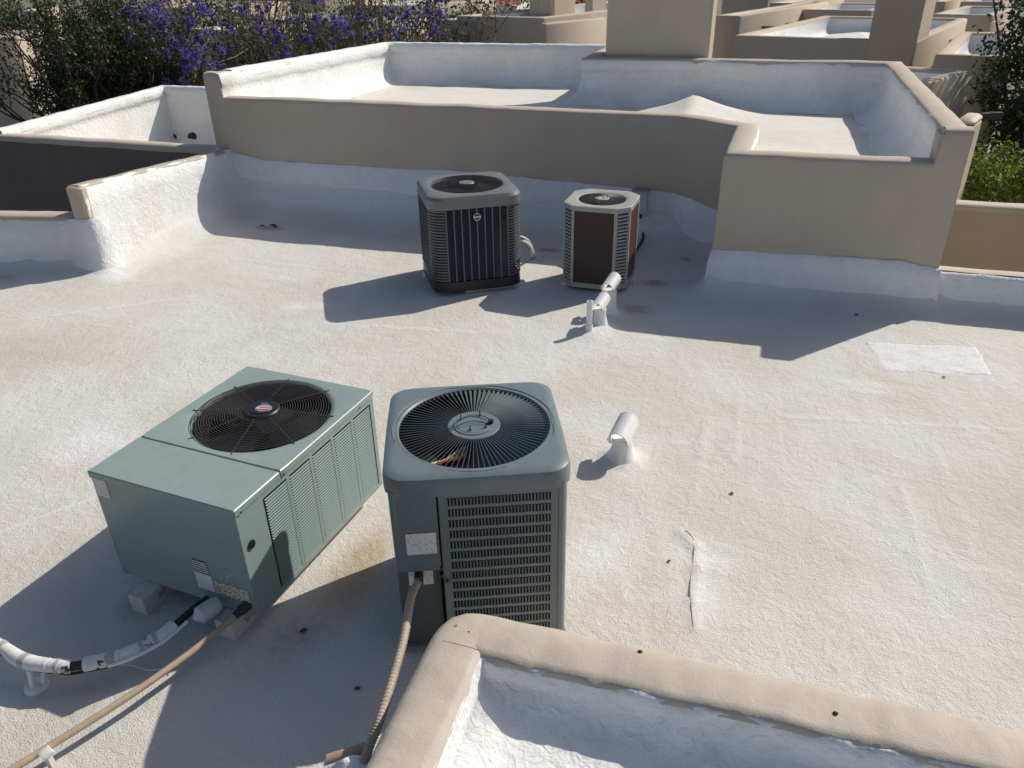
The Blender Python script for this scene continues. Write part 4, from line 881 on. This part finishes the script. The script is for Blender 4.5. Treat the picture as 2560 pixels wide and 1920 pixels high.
nb('far tan roofs left of the tower at the top edge', (1560, -4), 1660, 46, 6, -17)
# far clay-tiled house
def tiled(label, x0, x1, y, Y0):
    P = aty(x0, y, Y0); Q = aty(x1, y, Y0); W = Q.x-P.x; t = thing('tiled_house', label, 'house', (P.x, Y0, 0), 0)
    mb = MB(); mb.box(0, W, 0, 6, -3.4, P.z-.05); build('wall', mb, m_chalk, t)
    mb = MB(); n = 26; rows = []
    for j in range(9):
        u = j/8; row = []
        for i in range(n*4+1):
            row.append((-.3+(W+.6)*i/(n*4), -.4+3.4*u, P.z+1.5*u+.07*abs(math.sin(PI*i/4))-(.05 if j % 2 else 0)))
        rows.append(row)
    mb.loft(rows, closed=False); build('roof', mb, m_tile, t, True, 60)
tiled('far house with red clay tile roof left of the stout chimney stack', 1062, 1116, 12, 42)
tiled('red clay tile roof peeking over the trees at the top centre', 1255, 1300, 9, 50)
# small condensers on the far roofs
for i, (xa, xb, ya, Y0, lab) in enumerate(((1646, 1690, 56, 23.2, 'tiny dark condenser on the far roof, nearer the big chimney'), (1697, 1730, 50, 25.5, 'tiny dark condenser on the far roof, second from the big chimney'))):
    P = aty(xa, ya, Y0); Q = aty(xb, ya, Y0); wd = Q.x-P.x; t = thing('air_conditioner', lab, 'air conditioner', (P.x, Y0, 0), -.3, 'condensers on the far roofs')
    build('body', MB().bbox(0, wd, 0, wd, P.z-.75, P.z-.06, .03), m_blk2, t); build('top_cover', MB().bbox(-.02, wd+.02, -.02, wd+.02, P.z-.06, P.z, .02), m_u2, t)
    for k in range(6): build('rib', MB().box(wd*(k+.5)/6-.015, wd*(k+.5)/6+.015, -.015, 0, P.z-.7, P.z-.08), m_u2, t)
    # the roof it stands on
p = aty(2136, 252, 11.5); t = thing('drain_spout', 'dark brown spout jutting out beside the shaded brown block', 'spout', (p.x, p.y, p.z), .5)
build('channel', MB().box(-.16, .16, -.05, .05, -.03, .05), mat('brown_metal', (.04, .03, .022), .6), t); build('lip', MB().box(-.18, -.16, -.06, .06, -.04, .06), mat('brown_metal', (.04, .03, .022), .6), t)

# ================================================================== TREES
rng = np.random.default_rng(5)
def leaves(name, pts, size, m, parent, asp=.5, droop=0.):
    n = len(pts); a = rng.normal(size=(n, 3)); a[:, 2] -= droop; a /= np.linalg.norm(a, axis=1, keepdims=True); b = np.cross(a, rng.normal(size=(n, 3))); b /= np.linalg.norm(b, axis=1, keepdims=True)
    s_ = size*rng.uniform(.6, 1.35, (n, 1)); a = a*s_; b = b*s_*asp
    V = np.stack([pts-a, pts+b*.9, pts+a, pts-b*.9], 1).reshape(-1, 3); F = np.arange(4*n).reshape(-1, 4)
    mb = MB(); mb.v = V.tolist(); mb.f = F.tolist(); return build(name, mb, m, parent)
def grow(mb, p, d, ln, r, depth, tips, spread=.5, up=.25, nk=(2, 4)):
    pts = [p]; q = p.copy(); dd_ = d.copy()
    for k in range(4):
        dd_ = (dd_+Vector(rng.normal(0, .14, 3))+Vector((0, 0, up*.12))).normalized(); q = q+dd_*ln/4; pts.append(q)
    mb.tube(pts, [r*(1-.13*i) for i in range(5)], 5 if r > .02 else 3, False)
    if depth == 0: tips += [pts[2], pts[3], pts[4]]; return
    for k in range(int(rng.integers(nk[0], nk[1]+1))):
        i = int(rng.integers(1, 5)); nd = (dd_+Vector(rng.normal(0, spread, 3))+Vector((0, 0, up))).normalized(); grow(mb, pts[i], nd, ln*rng.uniform(.55, .85), r*.6, depth-1, tips, spread, up, nk)
def tree(label, base, name='tree', limbs=7, ln=1.6, r=.09, depth=3, spread=.5, up=.3, fan_=.6, leaf_n=8, leaf_s=.05, lm=None, bark=None, jit=.16, cat='tree', trunk_h=1., asp=.5, limb_len=None):
    t = thing(name, label, cat, base); mb = MB(); tips = []
    top = Vector((0, 0, trunk_h)); mb.tube([(0, 0, 0), (.03, .02, trunk_h*.5), top], [r*1.5, r*1.2, r], 8)
    for k in range(limbs):
        a = 2*PI*k/limbs+rng.uniform(-.3, .3); grow(mb, top*rng.uniform(.75, 1), Vector((math.cos(a)*fan_, math.sin(a)*fan_, 1)).normalized(), ln*rng.uniform(.8, 1.2), r*.6, depth, tips, spread, up)
    build('trunk', mb, bark or m_bark, t, True)
    P = np.array([list(p) for p in tips])
    if leaf_n and lm:
        Q = np.repeat(P, leaf_n, 0)+rng.normal(0, jit, (len(P)*leaf_n, 3)); leaves('crown', Q, leaf_s, lm, t, asp)
    return t, P
GZ = -3.4
def clumps(c, rad, nc, nl, cr, base):
    u = rng.normal(size=(nc, 3)); u /= np.linalg.norm(u, axis=1, keepdims=True); u *= (rng.random((nc, 1))**.4)
    C_ = np.array([c.x-base[0], c.y-base[1], c.z-base[2]])+u*np.array(rad); w_ = rng.integers(0, nc, nc*nl)
    return C_[w_]+rng.normal(0, cr, (nc*nl, 3))*np.array([1, 1, 1.25])
def clump_tree(label, c, rad, nc, nl, cr, ls, lm, name='tree', cat='tree', asp=.5):
    base = (c.x, c.y, GZ); t = thing(name, label, cat, base); mb = MB(); h = c.z-GZ
    mb.tube([(0, 0, 0), (.04, .02, h*.4), (0, 0, h*.7)], [.11, .09, .07], 8)
    for k in range(12):
        a = rng.uniform(0, 2*PI); e = Vector((math.cos(a)*rad[0], math.sin(a)*rad[1], h+rng.uniform(-.4, .9)*rad[2])); m_ = Vector((0, 0, h*rng.uniform(.4, .7))); mb.tube([m_, m_.lerp(e, .5)+Vector((0, 0, .1)), e], [.04, .025, .01], 5)
    build('trunk', mb, m_bark, t, True); leaves('crown', clumps(c, rad, nc, nl, cr, base), ls, lm, t, asp); return t
# dark green tree at the left
b = aty(205, 150, 14.6); clump_tree('dense dark green crown filling the space between the left block and the blossoms', aty(235, 70, 15.3), (.95, .8, 1.7), 75, 120, .12, .04, m_leafdk)
tree('dark green fine-leaved tree beside the block at the left edge', (b.x, b.y, GZ), limbs=11, ln=1.9, r=.1, depth=3, spread=.33, up=.35, fan_=.45, leaf_n=20, leaf_s=.04, lm=m_leafdk, jit=.10, trunk_h=2.0)
b = aty(110, 150, 14.2); tree('thin dark green shoots leaning left in front of the block at the left edge', (b.x, b.y, GZ), limbs=5, ln=1.9, r=.06, depth=2, spread=.3, up=.35, fan_=.4, leaf_n=26, leaf_s=.038, lm=m_leafdk, jit=.12, trunk_h=2.0)
b = aty(300, 150, 15.6); tree('dark green bushy tree under the violet blossoms', (b.x, b.y, GZ), limbs=9, ln=1.6, r=.09, depth=3, spread=.36, up=.3, fan_=.6, leaf_n=16, leaf_s=.045, lm=m_leafdk, jit=.13, trunk_h=2.2)
# jacarandas
CL = [(345, 20, 28), (425, 20, 25), (300, 50, 14), (355, 58, 14), (362, 78, 22), (305, 88, 18), (430, 90, 12), (430, 112, 28), (390, 142, 30), (238, 155, 14), (490, 60, 10), (312, 145, 12), (240, 117, 12), (470, 135, 14), (405, 128, 18), (330, 30, 16), (455, 45, 9), (520, 25, 9), (275, 25, 10), (410, 60, 9), (500, 105, 9), (380, 105, 9),
      (698, 20, 25), (663, 67, 18), (740, 60, 17), (600, 83, 17), (615, 110, 12), (880, 38, 14), (948, 10, 15), (943, 68, 14), (917, 18, 10), (815, 73, 10), (863, 78, 12), (558, 65, 10), (938, 42, 8), (668, 84, 9), (560, 45, 8), (640, 35, 8), (720, 95, 7), (780, 30, 8), (790, 85, 7), (840, 25, 8), (580, 20, 9)]
for (bx, xs0, xs1, lab) in ((395, 0, 520, 'jacaranda with dense violet blossom clusters behind the left white parapet'), (690, 520, 800, 'nearly bare jacaranda with a few violet clusters behind the middle parapet'), (890, 800, 1000, 'slim jacaranda with violet clusters at the right end of the row')):
    b = aty(bx, 100, 17.5); wide = xs1-xs0 > 250
    t, P = tree(lab, (b.x, b.y, GZ), name='jacaranda_tree', limbs=13 if wide else 8, ln=2.0, r=.11, depth=3, spread=.42, up=.3, fan_=.95 if wide else .6, leaf_n=0, bark=m_twig, trunk_h=1.9)
    pick = P[rng.random(len(P)) < .6]
    leaves('leaf_sprays', np.repeat(pick, 9, 0)+rng.normal(0, .15, (len(pick)*9, 3)), .045, m_leafol, t, .35)
    for (x, y, r) in CL:
        if xs0 <= x < xs1:
            c = aty(x, y, 15.3+rng.uniform(-.6, .8)); k = r/92*1.02; n = int(90+r*16)
            nsub = 5+int(r/4); sc_ = rng.normal(0, .62*k, (nsub, 3)); sc_[:, 2] *= 1.2; sr = rng.uniform(.2, .5, nsub)*k
            w_ = rng.integers(0, nsub, n); g = rng.normal(size=(n, 3)); g /= np.linalg.norm(g, axis=1, keepdims=True); g = sc_[w_]+g*(rng.random((n, 1))**.45)*sr[w_][:, None]
            tag(leaves('blossom_cluster', g+np.array([c.x-b.x, c.y-b.y, c.z-GZ]), .03, m_flower, t, .6), kind='stuff')
            near = min(P, key=lambda q: (q[0]+b.x-c.x)**2+(q[1]+b.y-c.y)**2+(q[2]+GZ-c.z)**2)
            lo = Vector(near); hi = Vector((c.x-b.x, c.y-b.y, c.z-GZ)); build('twig', MB().tube([lo, lo.lerp(hi, .5)+Vector((0, 0, -.05)), hi], [.016, .012, .008], 4), m_twig, t)
# thicket of bare stems behind the middle parapet
for i, (x, lab) in enumerate(((520, 'bare brown stems left of the violet pair in the middle'), (610, 'thin bare stems under the violet clusters in the middle'), (770, 'bare branching stems right of the middle violet clusters'), (840, 'bare grey stems beside the small green shrub'))):
    b = aty(x, 100, 16.4+.3*i); tree(lab, (b.x, b.y, GZ), name='bare_shrub', limbs=9, ln=1.7, r=.06, depth=3, spread=.3, up=.5, fan_=.5, leaf_n=1, leaf_s=.04, lm=m_leafol, bark=m_twig, trunk_h=2.3, cat='shrub')
b = aty(945, 75, 16.2); tree('small dense green shrub at the left end of the top centre block', (b.x, b.y, GZ), name='green_shrub', limbs=8, ln=1.2, r=.05, depth=3, spread=.45, up=.3, fan_=.45, leaf_n=9, leaf_s=.045, lm=m_leafdk, trunk_h=2.2, cat='shrub', jit=.13)
for i, (x, Y0, m_, lab) in enumerate(((20, 33, m_leafdk, 'dark far tree at the top left corner'), (150, 31, m_leafol, 'olive far tree behind the left dark tree'), (470, 25, m_leafdk, 'dark shrubbery between the jacarandas'), (640, 24, m_leafdk, 'dark thicket low behind the bare stems'), (780, 24.5, m_leafdk, 'dark thicket behind the right bare stems'), (1030, 33, m_leafmid, 'green tree beside the far tile roof'), (1290, 34, m_leafmid, 'green tree left of the big chimney top'), (340, 24.5, m_leafdk, 'dark tree behind the dense violet clusters'))):
    b = aty(x, 40, Y0); tree(lab, (b.x, b.y, GZ), limbs=9, ln=1.9, r=.1, depth=3, spread=.5, up=.2, fan_=.8, leaf_n=6, leaf_s=.09, lm=m_, jit=.25, trunk_h=1.6, cat='tree')
# right edge
clump_tree('tall dark tree cut by the right edge of the picture', aty(2285, 90, 14.2), (1.0, 1.2, 2.4), 90, 170, .13, .045, m_leafdk)
clump_tree('dark leafy shrub under the tall tree at the right edge', aty(2260, 300, 12.6), (.55, .6, .8), 40, 150, .11, .042, m_leafdk, 'leafy_shrub', 'shrub')
clump_tree('bright green sunlit bush above the brown wall at the right', aty(2185, 398, 10.5), (.72, .5, .42), 60, 130, .075, .03, m_leafbr, 'green_bush', 'bush')
